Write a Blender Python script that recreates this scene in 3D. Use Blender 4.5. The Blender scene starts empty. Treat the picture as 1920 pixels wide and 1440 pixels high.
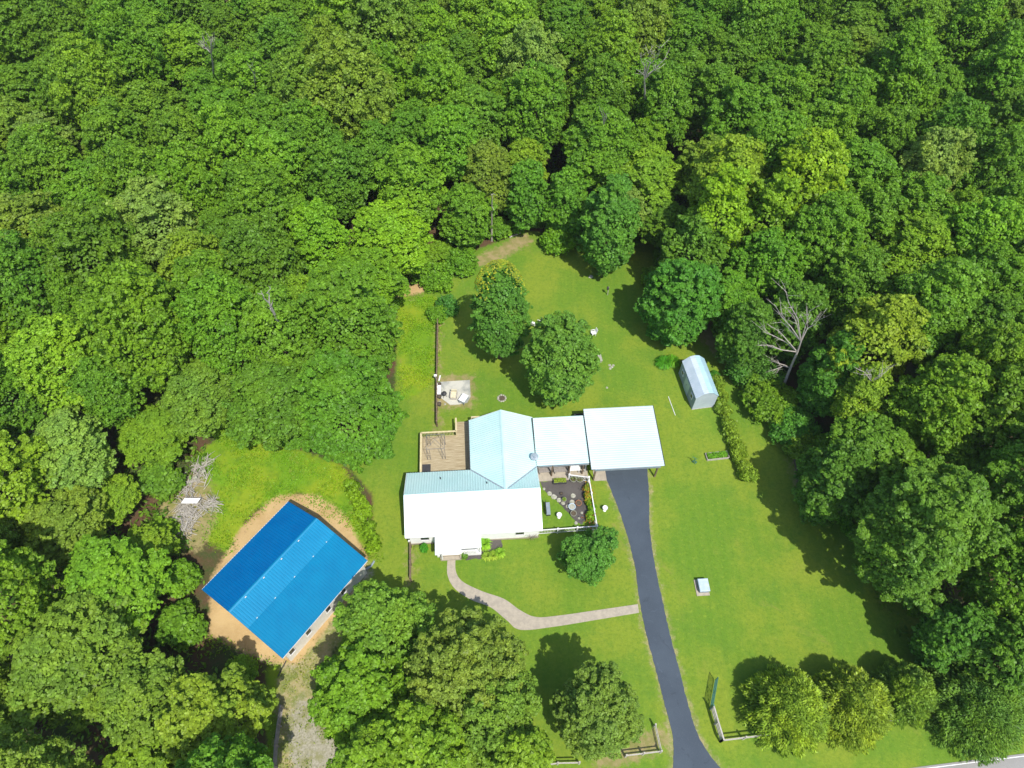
import bpy, math, random
import numpy as np
from mathutils import Vector, Matrix
rnd = random.Random(7)
SC = bpy.context.scene
COL = SC.collection
R = math.radians

# ------------------------------------------------------------------ camera
CAM_H, PITCH, ROLL, FPX = 64.0, R(55.0), R(1.07), 1333.0
FW = np.array([0, math.cos(PITCH), -math.sin(PITCH)])
UP = np.array([0, math.sin(PITCH), math.cos(PITCH)])
RT = np.array([1.0, 0, 0])
cr, sr = math.cos(ROLL), math.sin(ROLL)
camd = bpy.data.cameras.new('camera')
camd.sensor_width = 36; camd.lens = FPX/1920*36; camd.clip_end = 3000; camd.clip_start = .5
cam = bpy.data.objects.new('camera', camd); COL.objects.link(cam)
cx = cr*RT + sr*UP; cy = -sr*RT + cr*UP; cz = -FW
cam.matrix_world = Matrix(((cx[0], cy[0], cz[0], 0), (cx[1], cy[1], cz[1], 0), (cx[2], cy[2], cz[2], CAM_H), (0, 0, 0, 1)))
SC.camera = cam

def G(px, py, z=0.0):
    """world point at height z that the pixel (of the 1920x1440 photograph) looks at"""
    du, dv = px-960, py-720
    u = cr*du + sr*dv; v = -sr*du + cr*dv
    d = FW*FPX + RT*u - UP*v
    t = (z-CAM_H)/d[2]
    return (d[0]*t, d[1]*t, z)
def PX(x, y, z):
    P = np.array([x, y, z-CAM_H]); zz = P@FW
    u = FPX*(P@RT)/zz; v = -FPX*(P@UP)/zz
    return 960+cr*u-sr*v, 720+sr*u+cr*v

# ------------------------------------------------------------------ light
SUN_EL = R(58); SHADOW_AZ = R(27)          # shadows fall to +y turned 27 deg towards -x
sd = Vector((math.sin(SHADOW_AZ)*math.cos(SUN_EL), -math.cos(SHADOW_AZ)*math.cos(SUN_EL), math.sin(SUN_EL)))
w = bpy.data.worlds.new('World'); SC.world = w; w.use_nodes = True
nt = w.node_tree; bg = nt.nodes['Background']
sky = nt.nodes.new('ShaderNodeTexSky'); sky.sky_type = 'NISHITA'; sky.sun_disc = False
sky.sun_elevation = SUN_EL; sky.sun_rotation = math.atan2(sd.x, sd.y)
nt.links.new(sky.outputs[0], bg.inputs[0]); bg.inputs[1].default_value = 0.15
sl = bpy.data.lights.new('sun', 'SUN'); sl.energy = 3.9; sl.angle = R(.55); sl.color = (1, .955, .88)
so = bpy.data.objects.new('sun', sl); COL.objects.link(so)
so.rotation_euler = sd.to_track_quat('Z', 'Y').to_euler(); so.location = (0, 0, 100)
SC.view_settings.view_transform = 'Standard'; SC.view_settings.look = 'None'
SC.view_settings.gamma = 1; SC.view_settings.exposure = 0.45
SC.cycles.max_bounces = 6; SC.cycles.diffuse_bounces = 3; SC.cycles.glossy_bounces = 2
SC.cycles.transmission_bounces = 3; SC.cycles.transparent_max_bounces = 4

# ------------------------------------------------------------------ materials
def nmat(name):
    m = bpy.data.materials.new(name); m.use_nodes = True
    t = m.node_tree; b = t.nodes['Principled BSDF']
    return m, t, b
def N(t, kind, **kw):
    n = t.nodes.new(kind)
    for k, v in kw.items(): setattr(n, k, v)
    return n
def mixc(t, fac, a, b, mode='MIX'):
    n = t.nodes.new('ShaderNodeMix'); n.data_type = 'RGBA'; n.blend_type = mode
    for i, v in ((0, fac), (6, a), (7, b)):
        if isinstance(v, bpy.types.NodeSocket): t.links.new(v, n.inputs[i])
        elif i: n.inputs[i].default_value = (*v[:3], 1)
        else: n.inputs[i].default_value = v
    return n.outputs[2]
def noise(t, scale, detail=3, rough=.55, vec=None, dist=0):
    n = N(t, 'ShaderNodeTexNoise'); n.inputs['Scale'].default_value = scale
    n.inputs['Detail'].default_value = detail; n.inputs['Roughness'].default_value = rough
    n.inputs['Distortion'].default_value = dist
    if vec is not None: t.links.new(vec, n.inputs['Vector'])
    return n.outputs['Fac']
def ramp(t, fac, lo, hi):
    n = N(t, 'ShaderNodeMapRange'); n.interpolation_type = 'SMOOTHSTEP'
    t.links.new(fac, n.inputs[0]); n.inputs[1].default_value = lo; n.inputs[2].default_value = hi
    return n.outputs[0]
def math_(t, op, a, b):
    n = N(t, 'ShaderNodeMath', operation=op)
    for i, v in enumerate((a, b)):
        if isinstance(v, bpy.types.NodeSocket): t.links.new(v, n.inputs[i])
        else: n.inputs[i].default_value = v
    return n.outputs[0]
def bump(t, b, h, dist, strength=.6):
    n = N(t, 'ShaderNodeBump'); n.inputs['Strength'].default_value = strength
    n.inputs['Distance'].default_value = dist
    t.links.new(h, n.inputs['Height']); t.links.new(n.outputs[0], b.inputs['Normal'])
def geo(t): return N(t, 'ShaderNodeNewGeometry').outputs['Position']

def mat(name, c1, c2=None, rough=.6, scale=3, spec=.3, metal=0, bumpd=0, lo=.35, hi=.65, detail=4, stretch=None):
    m, t, b = nmat(name)
    b.inputs['Roughness'].default_value = rough; b.inputs['Metallic'].default_value = metal
    b.inputs['Specular IOR Level'].default_value = spec
    tc = N(t, 'ShaderNodeTexCoord').outputs['Object']
    if stretch:
        mp = N(t, 'ShaderNodeMapping'); mp.inputs['Scale'].default_value = stretch
        t.links.new(tc, mp.inputs[0]); tc = mp.outputs[0]
    nz = noise(t, scale, detail, .6, tc)
    c2 = c2 or tuple(v*.8 for v in c1)
    t.links.new(mixc(t, ramp(t, nz, lo, hi), c1, c2), b.inputs['Base Color'])
    if bumpd: bump(t, b, nz, bumpd)
    return m

M = {}
M['white_roof'] = mat('white_roof_metal', (.50, .73, .71), (.58, .78, .76), .42, .35, .9, .12, 0, .3, .7)
M['carport_roof'] = mat('carport_roof_metal', (.50, .60, .62), (.58, .67, .69), .42, .3, .8, .12, 0, .3, .7)
M['porch_white'] = mat('white_porch_roof_metal', (.84, .86, .86), (.80, .83, .83), .45, 1, .6)
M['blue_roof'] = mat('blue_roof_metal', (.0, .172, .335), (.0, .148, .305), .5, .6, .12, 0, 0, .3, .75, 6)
M['blue_roof_upper'] = mat('blue_roof_metal_paler', (.002, .215, .40), (.0, .185, .36), .45, .6, .3, 0, 0, .3, .75, 6)  # slightly paler, glossier blue for the upper sheets and ridge cap
M['blue_roof_shaded'] = mat('blue_roof_metal_shaded', (.0, .130, .345), (.0, .108, .31), .5, .6, .1, 0, 0, .3, .75, 6)  # same blue made darker: the rear slope's shade is painted into it
M['white_wall'] = mat('white_siding', (.88, .88, .87), (.83, .83, .82), .6, 2)
M['white_paint'] = mat('white_paint', (.80, .80, .80), (.7, .7, .69), .45, 3)
M['cream'] = mat('cream_metal', (.72, .70, .64), (.66, .63, .57), .5, 2)
M['grey_metal'] = mat('grey_metal', (.22, .27, .31), (.28, .33, .37), .45, 3, .5)
M['dark_metal'] = mat('dark_metal', (.03, .03, .035), (.05, .05, .055), .45, 3, .4)
M['tube_metal'] = mat('grey_tube_metal', (.13, .13, .14), (.18, .17, .17), .4, 3, .5)
M['galv'] = mat('galvanised_lid', (.42, .52, .60), (.52, .62, .70), .35, 2, .6)
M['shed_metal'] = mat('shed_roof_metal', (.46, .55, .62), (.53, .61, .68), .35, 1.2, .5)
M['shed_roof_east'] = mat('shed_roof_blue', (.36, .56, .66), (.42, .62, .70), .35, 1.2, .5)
M['shed_wall'] = mat('shed_siding', (.27, .34, .38), (.32, .39, .43), .5, 1.2, .4)
M['shed_gable'] = mat('shed_gable_siding', (.40, .46, .51), (.45, .51, .56), .5, 1.2, .4)
M['glass'] = mat('dark_glass', (.02, .025, .03), (.03, .035, .04), .12, 1, .6)
M['deck'] = mat('deck_boards', (.27, .205, .115), (.48, .41, .27), .75, 3.0, .15, 0, 0, .3, .7, 5, (.30, 6.5, 1))
M['deck_rail'] = mat('deck_rail_timber', (.52, .44, .24), (.60, .52, .32), .7, 4)
M['weathered'] = mat('weathered_timber', (.36, .33, .28), (.48, .45, .40), .8, 6, .2, 0, 0, .3, .7, 4)
M['brown_wood'] = mat('brown_timber', (.13, .09, .06), (.20, .15, .10), .8, 5)
M['greywood'] = mat('grey_planks', (.22, .20, .18), (.30, .27, .25), .8, 5)
M['bark'] = mat('bark', (.10, .075, .05), (.16, .13, .10), .9, 4, .1, 0, .03)
M['dead'] = mat('bare_dead_wood', (.34, .30, .26), (.46, .42, .38), .9, 5, .1)
M['green_paint'] = mat('green_gate_paint', (.05, .15, .10), (.07, .19, .13), .45, 4, .4)
M['concrete'] = mat('pale_concrete', (.41, .36, .28), (.34, .30, .24), .85, 2.5, .2, 0, .004)
M['patio'] = mat('patio_concrete', (.50, .49, .42), (.29, .30, .27), .8, .55, .2, 0, 0, .42, .62)
M['terracotta'] = mat('terracotta', (.36, .17, .09), (.28, .13, .07), .8, 8)
M['stone'] = mat('pale_stone', (.27, .27, .20), (.42, .41, .34), .9, 6, .2, 0, .02)
M['dark_pot'] = mat('dark_pot', (.04, .04, .045), (.07, .07, .07), .6, 6)
M['grey_pot'] = mat('grey_green_pot', (.20, .22, .16), (.28, .28, .22), .8, 8)
M['beige'] = mat('beige_cushion', (.55, .50, .34), (.62, .58, .42), .9, 6)
M['soil'] = mat('soil', (.07, .055, .035), (.12, .09, .06), .95, 12)
M['rubber'] = mat('black_mat', (.035, .035, .04), (.05, .05, .055), .8, 10)
M['rust'] = mat('rusty_leaves', (.22, .07, .03), (.30, .12, .05), .9, 5)

def asphalt(name, c1, c2, speck):
    m, t, b = nmat(name); p = geo(t)
    a = mixc(t, ramp(t, noise(t, .35, 5, .6, p), .35, .65), c1, c2)
    a = mixc(t, math_(t, 'MULTIPLY', ramp(t, noise(t, 1.1, 6, .75, p, .8), .58, .72), .5), a, tuple(v*1.45 for v in c2))
    a = mixc(t, math_(t, 'MULTIPLY', ramp(t, noise(t, .8, 5, .7, p, 1.5), .60, .70), .55), a, tuple(v*.6 for v in c1))
    s = mixc(t, math_(t, 'MULTIPLY', ramp(t, noise(t, 22, 2, .5, p), .55, .75), .5), a, speck)
    t.links.new(s, b.inputs['Base Color']); b.inputs['Roughness'].default_value = .75
    b.inputs['Specular IOR Level'].default_value = .3
    bump(t, b, noise(t, 30, 2, .5, p), .006)
    return m
M['driveway'] = asphalt('driveway_asphalt', (.050, .067, .088), (.060, .080, .103), (.10, .11, .13))
M['road'] = asphalt('road_asphalt', (.24, .235, .22), (.28, .27, .255), (.36, .35, .33))
M['mulch'] = asphalt('dark_mulch', (.065, .058, .055), (.095, .085, .078), (.20, .18, .16))

def foliage(name, transl=.38, noise_scale=.35, tip=(1.35, 1.2, .9), low=.60, high=1.36):
    """leaf colour comes from each tree's own colour, varied leaf by leaf"""
    m, t, b = nmat(name)
    oi = N(t, 'ShaderNodeObjectInfo'); ge = N(t, 'ShaderNodeNewGeometry')
    tc = N(t, 'ShaderNodeTexCoord').outputs['Object']
    nz = ramp(t, noise(t, noise_scale, 2, .5, tc), .35, .68)
    col = mixc(t, math_(t, 'MULTIPLY', nz, .8), oi.outputs['Color'], mixc(t, 1.0, oi.outputs['Color'], tip, 'MULTIPLY'))
    mr = N(t, 'ShaderNodeMapRange'); t.links.new(ge.outputs['Random Per Island'], mr.inputs[0])
    mr.inputs[3].default_value = low; mr.inputs[4].default_value = high
    hs = N(t, 'ShaderNodeHueSaturation'); t.links.new(col, hs.inputs['Color']); t.links.new(mr.outputs[0], hs.inputs['Value'])
    h2 = N(t, 'ShaderNodeMapRange'); t.links.new(oi.outputs['Random'], h2.inputs[0]); h2.inputs[3].default_value = .493; h2.inputs[4].default_value = .508
    t.links.new(h2.outputs[0], hs.inputs['Hue'])
    gain = mixc(t, 1.0, hs.outputs[0], (2.25, 2.42, 1.75), 'MULTIPLY')
    t.links.new(gain, b.inputs['Base Color'])
    b.inputs['Roughness'].default_value = .45; b.inputs['Specular IOR Level'].default_value = .2
    tr = N(t, 'ShaderNodeBsdfTranslucent')
    tcol = mixc(t, 1.0, gain, (1.2, 1.15, .5), 'MULTIPLY'); t.links.new(tcol, tr.inputs[0])
    ms = N(t, 'ShaderNodeMixShader'); ms.inputs[0].default_value = transl
    t.links.new(b.outputs[0], ms.inputs[1]); t.links.new(tr.outputs[0], ms.inputs[2])
    t.links.new(ms.outputs[0], t.nodes['Material Output'].inputs[0])
    return m
M['leaf'] = foliage('broad_leaves')
M['needle'] = foliage('conifer_sprays', .2, .5, (1.5, 1.3, .8), .55, 1.45)
M['grass'] = foliage('long_grass_blades', .35, .25, (1.5, 1.15, .8), .7, 1.3)

# ground cover material driven by where each kind of ground lies (real areas, ragged edges from noise)
def ground_mat():
    m, t, b = nmat('ground_cover'); p = geo(t)
    def at(n):
        a = N(t, 'ShaderNodeAttribute'); a.attribute_name = n; return a.outputs['Fac']
    fine = noise(t, 5.5, 5, .75, p); mid = noise(t, 1.1, 4, .65, p); big = noise(t, .13, 4, .6, p)
    # mown lawn
    la = mixc(t, ramp(t, big, .38, .62), (.118, .222, .020), (.200, .262, .026))
    la = mixc(t, math_(t, 'MULTIPLY', ramp(t, noise(t, .30, 6, .7, p, .5), .47, .70), .75), la, (.105, .205, .022))
    la = mixc(t, math_(t, 'MULTIPLY', ramp(t, noise(t, .21, 5, .7, p), .58, .78), .55), la, (.225, .235, .045))
    la = mixc(t, math_(t, 'MULTIPLY', ramp(t, noise(t, 3.2, 6, .85, p), .42, .66), .62), la, (.078, .155, .014))
    la = mixc(t, math_(t, 'MULTIPLY', ramp(t, noise(t, 2.4, 6, .8, p, .3), .52, .70), .50), la, (.25, .33, .035))
    wv = N(t, 'ShaderNodeTexWave'); wv.inputs['Scale'].default_value = .28; wv.inputs['Distortion'].default_value = 2.5; wv.inputs['Detail'].default_value = 2; wv.inputs['Detail Scale'].default_value = .25
    t.links.new(p, wv.inputs['Vector']); la = mixc(t, math_(t, 'MULTIPLY', ramp(t, wv.outputs['Fac'], .3, .8), .07), la, (.23, .30, .035))
    la = mixc(t, math_(t, 'MULTIPLY', ramp(t, noise(t, .12, 6, .75, p, .6), .60, .72), .55), la, (.27, .22, .07))
    # rough meadow
    me = mixc(t, ramp(t, noise(t, .25, 4, .6, p), .35, .65), (.135, .26, .014), (.22, .29, .017))
    me = mixc(t, math_(t, 'MULTIPLY', ramp(t, mid, .45, .7), .6), me, (.075, .16, .012))
    me = mixc(t, math_(t, 'MULTIPLY', ramp(t, noise(t, .28, 5, .7, p), .58, .72), .6), me, (.25, .20, .06))
    # bare dirt
    di = mixc(t, ramp(t, noise(t, .5, 5, .6, p), .3, .7), (.50, .355, .17), (.40, .27, .12))
    di = mixc(t, math_(t, 'MULTIPLY', ramp(t, fine, .5, .75), .5), di, (.55, .42, .26))
    di = mixc(t, math_(t, 'MULTIPLY', ramp(t, noise(t, 1.8, 4, .7, p), .62, .75), .6), di, (.16, .11, .06))
    # worn soil between grass
    wo = mixc(t, ramp(t, mid, .35, .65), (.31, .25, .12), (.20, .20, .06))
    # gravel
    gr = mixc(t, ramp(t, fine, .35, .65), (.25, .235, .165), (.38, .355, .275))
    gr = mixc(t, math_(t, 'MULTIPLY', ramp(t, mid, .44, .62), .75), gr, (.21, .21, .08))
    # thin straw coloured grass on the track
    st = mixc(t, ramp(t, mid, .35, .65), (.33, .28, .13), (.17, .20, .05))
    st = mixc(t, math_(t, 'MULTIPLY', ramp(t, fine, .5, .7), .6), st, (.46, .42, .30))
    # forest floor
    fl = mixc(t, ramp(t, noise(t, .35, 4, .6, p), .40, .62), (.10, .06, .033), (.045, .075, .018))
    fl = mixc(t, math_(t, 'MULTIPLY', ramp(t, fine, .45, .7), .6), fl, (.13, .085, .05))
    col = fl
    for n_, c_, w_ in (('lawn', la, .45), ('meadow', me, .7), ('worn', wo, 1.3), ('straw', st, .9), ('gravel', gr, 1.2), ('dirt', di, .5)):
        e = math_(t, 'ADD', at(n_), math_(t, 'MULTIPLY', math_(t, 'SUBTRACT', noise(t, 1.3, 5, .75, p), .5), w_*2.6))
        col = mixc(t, ramp(t, e, -.16 - .2*w_, .16 + .2*w_), col, c_)
    t.links.new(col, b.inputs['Base Color'])
    b.inputs['Roughness'].default_value = .9; b.inputs['Specular IOR Level'].default_value = .12
    bump(t, b, math_(t, 'ADD', fine, mid), .05, .7)
    return m
M['ground'] = ground_mat()

# ------------------------------------------------------------------ mesh helpers
class MB:
    def __init__(s): s.v = []; s.f = []
    def add(s, vs, fs):
        o = len(s.v); s.v += [tuple(v) for v in vs]; s.f += [tuple(i+o for i in f) for f in fs]; return s
    def box(s, x, y, z, sx, sy, sz, rz=0, ch=0):
        """box with its base centre at x, y, z"""
        c, n = math.cos(rz), math.sin(rz); vs = []
        for dz, k in ((0, 0), (sz-ch, 0), (sz, ch)) if ch else ((0, 0), (sz, 0)):
            for ax, ay in ((-1, -1), (1, -1), (1, 1), (-1, 1)):
                lx, ly = ax*(sx/2-k), ay*(sy/2-k)
                vs.append((x+c*lx-n*ly, y+n*lx+c*ly, z+dz))
        L = len(vs)//4; fs = [(3, 2, 1, 0), tuple(range(4*L-4, 4*L))]
        for l in range(L-1):
            for i in range(4): fs.append((4*l+i, 4*l+(i+1) % 4, 4*l+4+(i+1) % 4, 4*l+4+i))
        return s.add(vs, fs)
    def beam(s, a, b, wd, ht):
        a, b = Vector(a), Vector(b); d = (b-a).normalized()
        side = d.cross(Vector((0, 0, 1)))
        side = side.normalized() if side.length > .01 else Vector((1, 0, 0))
        u = side.cross(d)
        vs = [p + side*(i*wd/2) + u*(j*ht/2) for p in (a, b) for i, j in ((-1, -1), (1, -1), (1, 1), (-1, 1))]
        return s.add(vs, [(0, 1, 2, 3), (7, 6, 5, 4)] + [(i, i+4, (i+1) % 4+4, (i+1) % 4) for i in range(4)])
    def tube(s, a, b, r0, r1=None, n=6):
        r1 = r0 if r1 is None else r1
        a, b = Vector(a), Vector(b); d = (b-a).normalized()
        x = d.orthogonal().normalized(); y = d.cross(x); vs = []
        for p, r in ((a, r0), (b, r1)):
            for i in range(n):
                t = 2*math.pi*i/n; vs.append(p + x*(r*math.cos(t)) + y*(r*math.sin(t)))
        return s.add(vs, [tuple(range(n-1, -1, -1)), tuple(range(n, 2*n))] + [(i, (i+1) % n, n+(i+1) % n, n+i) for i in range(n)])
    def lathe(s, x, y, prof, n=14):
        """prof: list of (r, z)"""
        vs = []
        for r, z in prof:
            for i in range(n):
                t = 2*math.pi*i/n; vs.append((x+r*math.cos(t), y+r*math.sin(t), z))
        fs = [tuple(range(n-1, -1, -1)), tuple(range((len(prof)-1)*n, len(prof)*n))]
        for k in range(len(prof)-1):
            for i in range(n): fs.append((k*n+i, k*n+(i+1) % n, (k+1)*n+(i+1) % n, (k+1)*n+i))
        return s.add(vs, fs)
    def prism(s, pts, z0, z1):
        n = len(pts)
        if sum(pts[i][0]*pts[(i+1) % n][1]-pts[(i+1) % n][0]*pts[i][1] for i in range(n)) < 0: pts = pts[::-1]
        vs = [(p[0], p[1], z0) for p in pts] + [(p[0], p[1], z1) for p in pts]
        return s.add(vs, [tuple(range(n-1, -1, -1)), tuple(range(n, 2*n))] + [(i, (i+1) % n, n+(i+1) % n, n+i) for i in range(n)])
    def slope(s, A, B, C, D, n, h=.03, th=.05):
        """ribbed sheet: A-B the eave, D-C the ridge, ribs run from eave to ridge"""
        A, B, C, D = map(Vector, (A, B, C, D)); nn = (B-A).cross(D-A).normalized()
        if nn.z < 0: nn = -nn
        ts = [(0, 0)]
        for k in range(n):
            c = (k+.5)/n; q = 1/n
            ts += [(c-.22*q, 0), (c-.1*q, h), (c+.1*q, h), (c+.22*q, 0)]
        ts.append((1, 0)); vs = []
        for t, e in ts:
            vs += [A+(B-A)*t+nn*e, D+(C-D)*t+nn*e]
        s.add(vs, [(2*i, 2*i+2, 2*i+3, 2*i+1) for i in range(len(ts)-1)])
        lo = [p-nn*th for p in (A, B, C, D)]; hi = [p-nn*.002 for p in (A, B, C, D)]
        s.add(lo+hi, [(3, 2, 1, 0), (4, 5, 6, 7)] + [(i, (i+1) % 4, 4+(i+1) % 4, 4+i) for i in range(4)])
        return s
    def mesh(s, name):
        me = bpy.data.meshes.new(name); me.from_pydata([tuple(v) for v in s.v], [], s.f); me.update(); return me

def link(name, data, parent=None, m=None):
    o = bpy.data.objects.new(name, data); COL.objects.link(o)
    if parent: o.parent = parent
    if m and data and not data.materials: data.materials.append(M[m])
    return o
def thing(name, label, cat, loc=(0, 0, 0), rz=0, group=None):
    o = bpy.data.objects.new(name, None); COL.objects.link(o); o.empty_display_size = .3
    o.location = loc; o.rotation_euler = (0, 0, rz); tag(o, label, cat, group); return o
def tag(o, label, cat, group=None):
    o['label'] = label; o['category'] = cat
    if group: o['group'] = group
    return o
def part(name, mb, m, parent, label=None):
    o = link(name, mb.mesh(name), parent, m)
    if label: o['label'] = label
    return o
def single(name, mb, m, label, cat, group=None, loc=(0, 0, 0), rz=0):
    o = link(name, mb.mesh(name), None, m); o.location = loc; o.rotation_euler = (0, 0, rz)
    return tag(o, label, cat, group)
def struct(name, mb, m, kind='structure'):
    o = link(name, mb.mesh(name), None, m); o['kind'] = kind; return o
def loc_of(t):
    """world -> the frame of a thing"""
    mw = Matrix.Translation(t.location) @ Matrix.Rotation(t.rotation_euler.z, 4, 'Z'); inv = mw.inverted()
    def f(px, py, z=0): return tuple(inv @ Vector(G(px, py, z)))
    return f

# ------------------------------------------------------------------ ground
def pix(pts): return np.array([G(*p)[:2] for p in pts])
def sdf(P, poly):
    """signed distance of points P to polygon, positive inside"""
    d = np.full(len(P), 1e9); ins = np.zeros(len(P), bool); n = len(poly)
    for i in range(n):
        a, b = poly[i], poly[(i+1) % n]; ab = b-a; ap = P-a
        h = np.clip((ap@ab)/(ab@ab), 0, 1); d = np.minimum(d, np.linalg.norm(ap-h[:, None]*ab, axis=1))
        c = (a[1] > P[:, 1]) != (b[1] > P[:, 1])
        with np.errstate(divide='ignore', invalid='ignore'):
            xi = (b[0]-a[0])*(P[:, 1]-a[1])/(b[1]-a[1])+a[0]
        ins ^= c & (P[:, 0] < xi)
    return np.where(ins, d, -d)
CLEAR = [(870, 482), (985, 434), (1035, 440), (1075, 470), (1105, 500), (1150, 508), (1200, 470), (1212, 425), (1245, 428), (1235, 470),
         (1190, 510), (1250, 640), (1300, 612), (1330, 612), (1362, 685), (1402, 690), (1398, 760), (1430, 800), (1480, 845), (1502, 880),
         (1540, 900), (1590, 990), (1610, 1080), (1665, 1110), (1680, 1180), (1750, 1290), (1790, 1335), (1960, 1375), (1960, 1500),
         (520, 1500), (515, 1330), (500, 1250), (385, 1190), (385, 1100), (330, 1000), (330, 950), (372, 885), (402, 835), (520, 838), (620, 868), (700, 845),
         (757, 740), (752, 560), (790, 535)]
CLEARW = pix(CLEAR)
LAWN = pix([(745, 560), (870, 478), (985, 432), (1060, 440), (1212, 415), (1300, 430), (1420, 640), (1450, 780), (1560, 840), (1650, 960), (1720, 1060),
            (1800, 1250), (1960, 1290), (1960, 1520), (640, 1520), (630, 1150), (690, 1050), (700, 930), (640, 860), (740, 760)])
MEADOW = [pix([(742, 560), (790, 548), (823, 560), (823, 700), (790, 738), (752, 750)]),
          pix([(360, 860), (420, 812), (520, 830), (640, 870), (678, 930), (700, 1040), (660, 1010), (560, 925), (470, 960), (430, 1040), (380, 1010), (400, 940)]),
          pix([(500, 1250), (600, 1200), (640, 1500), (500, 1500)])]
DIRT = [pix([(395, 1085), (455, 985), (515, 930), (590, 925), (648, 965), (690, 1050), (650, 1130), (560, 1245), (520, 1245), (440, 1215), (392, 1190)]),
        pix([(745, 540), (800, 530), (800, 545), (745, 560)])]
WORN = [pix([(880, 490), (985, 436), (1000, 452), (930, 492), (870, 505)]), pix([(1290, 600), (1345, 590), (1355, 680), (1320, 640)]),
        pix([(760, 548), (880, 484), (890, 494), (770, 562)]), pix([(1100, 1420), (1250, 1360), (1255, 1400), (1130, 1445)]),
        pix([(300, 930), (380, 880), (410, 960), (380, 1030), (300, 1030)]), 
        pix([(1480, 860), (1500, 860), (1512, 930), (1496, 935)]), pix([(822, 704), (888, 706), (889, 764), (820, 768)]),
        pix([(818, 590), (826, 590), (824, 810), (816, 810)]), pix([(766, 1020), (776, 1020), (774, 1100), (766, 1100)])]
STRAW = [pix([(1128, 885), (1147, 930), (1169, 990), (1187, 1060), (1197, 1130), (1209, 1190), (1225, 1250), (1243, 1320), (1258, 1385), (1255, 1460), (1362, 1450), (1316, 1385), (1293, 1320), (1275, 1250), (1259, 1190), (1246, 1130), (1231, 1060), (1221, 990), (1220, 930), (1217, 885)]), pix([(520, 1250), (560, 1235), (640, 1140), (660, 1150), (610, 1260), (640, 1500), (515, 1500)])]
GRAVEL = [pix([(540, 1345), (570, 1305), (605, 1330), (635, 1400), (640, 1500), (545, 1500)]), pix([(395, 1180), (455, 1140), (500, 1190), (535, 1245), (480, 1230)]),
          pix([(535, 1240), (690, 1060), (700, 1075), (600, 1180), (555, 1250)])]
def ground_sheet(x0, x1, y0, y1, st):
    xs = np.arange(x0, x1+st/2, st); ys = np.arange(y0, y1+st/2, st)
    X, Y = np.meshgrid(xs, ys); P = np.stack([X.ravel(), Y.ravel()], 1); nx = len(xs); ny = len(ys)
    A = {'lawn': sdf(P, LAWN), 'meadow': np.max([sdf(P, q) for q in MEADOW], 0), 'dirt': np.max([sdf(P, q) for q in DIRT], 0),
         'worn': np.max([sdf(P, q) for q in WORN], 0), 'gravel': np.max([sdf(P, q) for q in GRAVEL], 0), 'straw': np.max([sdf(P, q) for q in STRAW], 0)}
    cs = sdf(P, CLEARW)
    i = np.arange((nx-1)*(ny-1)); r, c = i//(nx-1), i % (nx-1); a = r*nx+c
    F = np.stack([a, a+1, a+nx+1, a+nx], 1)
    inside = (cs[F].mean(1) > -1.2)
    for name, sel in (('lawn', inside), ('forest_floor', ~inside)):
        f = F[sel]; used, inv = np.unique(f, return_inverse=True); f = inv.reshape(-1, 4)
        me = bpy.data.meshes.new(name)
        V = np.zeros((len(used), 3), np.float32); V[:, :2] = P[used]
        me.vertices.add(len(V)); me.vertices.foreach_set('co', V.ravel())
        me.loops.add(len(f)*4); me.polygons.add(len(f))
        me.loops.foreach_set('vertex_index', f.ravel().astype(np.int32))
        me.polygons.foreach_set('loop_start', np.arange(0, len(f)*4, 4, dtype=np.int32))
        me.update(calc_edges=True)
        for k, v in A.items():
            at = me.attributes.new(k, 'FLOAT', 'POINT'); at.data.foreach_set('value', np.clip(v[used], -3, 3).astype(np.float32))
        o = link(name, me, None, 'ground'); o['kind'] = 'structure'
ground_sheet(-110, 110, -10, 160, .5)
M['outer'] = mat('outer_ground', (.05, .075, .02), (.09, .06, .035), .95, .05)
mb = MB(); mb.box(0, 75, -.9, 1600, 1600, .85); struct('ground', mb, 'outer')

def smooth(pts, k=5):
    """Catmull-Rom through pixel points"""
    out = []
    for i in range(len(pts)-1):
        p0 = pts[max(i-1, 0)]; p1 = pts[i]; p2 = pts[i+1]; p3 = pts[min(i+2, len(pts)-1)]
        for j in range(k):
            t = j/k; out.append(tuple(.5*((2*p1[a])+(-p0[a]+p2[a])*t+(2*p0[a]-5*p1[a]+4*p2[a]-p3[a])*t*t+(-p0[a]+3*p1[a]-3*p2[a]+p3[a])*t**3) for a in (0, 1)))
    out.append(pts[-1]); return out
def strip(name, left, right, z, th, m, k=6, wob=0):
    L = [G(*p) for p in smooth(left, k)]; Rr = [G(*p) for p in smooth(right, k)]; n = len(L)
    assert n == len(Rr)
    mb = MB(); vs = []
    for a, b in zip(L, Rr):
        ja, jb = rnd.uniform(-wob, wob), rnd.uniform(-wob, wob)
        vs += [(a[0]+ja, a[1], z), (b[0]+jb, b[1], z), (a[0]+ja, a[1], z-th), (b[0]+jb, b[1], z-th)]
    fs = []
    for i in range(n-1):
        o = 4*i; fs += [(o, o+1, o+5, o+4), (o, o+4, o+6, o+2), (o+1, o+3, o+7, o+5)]
    fs += [(0, 2, 3, 1), (4*n-4, 4*n-3, 4*n-1, 4*n-2)]
    mb.add(vs, fs); return struct(name, mb, m)
strip('driveway', [(1112, 842), (1131, 885), (1150, 930), (1172, 990), (1190, 1060), (1200, 1130), (1212, 1190), (1228, 1250), (1246, 1320), (1262, 1385), (1260, 1450), (1245, 1500)],
      [(1212, 842), (1214, 885), (1217, 930), (1218, 990), (1228, 1060), (1243, 1130), (1256, 1190), (1272, 1250), (1290, 1320), (1312, 1385), (1356, 1445), (1430, 1500)], .03, .06, 'driveway'  , 14, .03)
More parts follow.
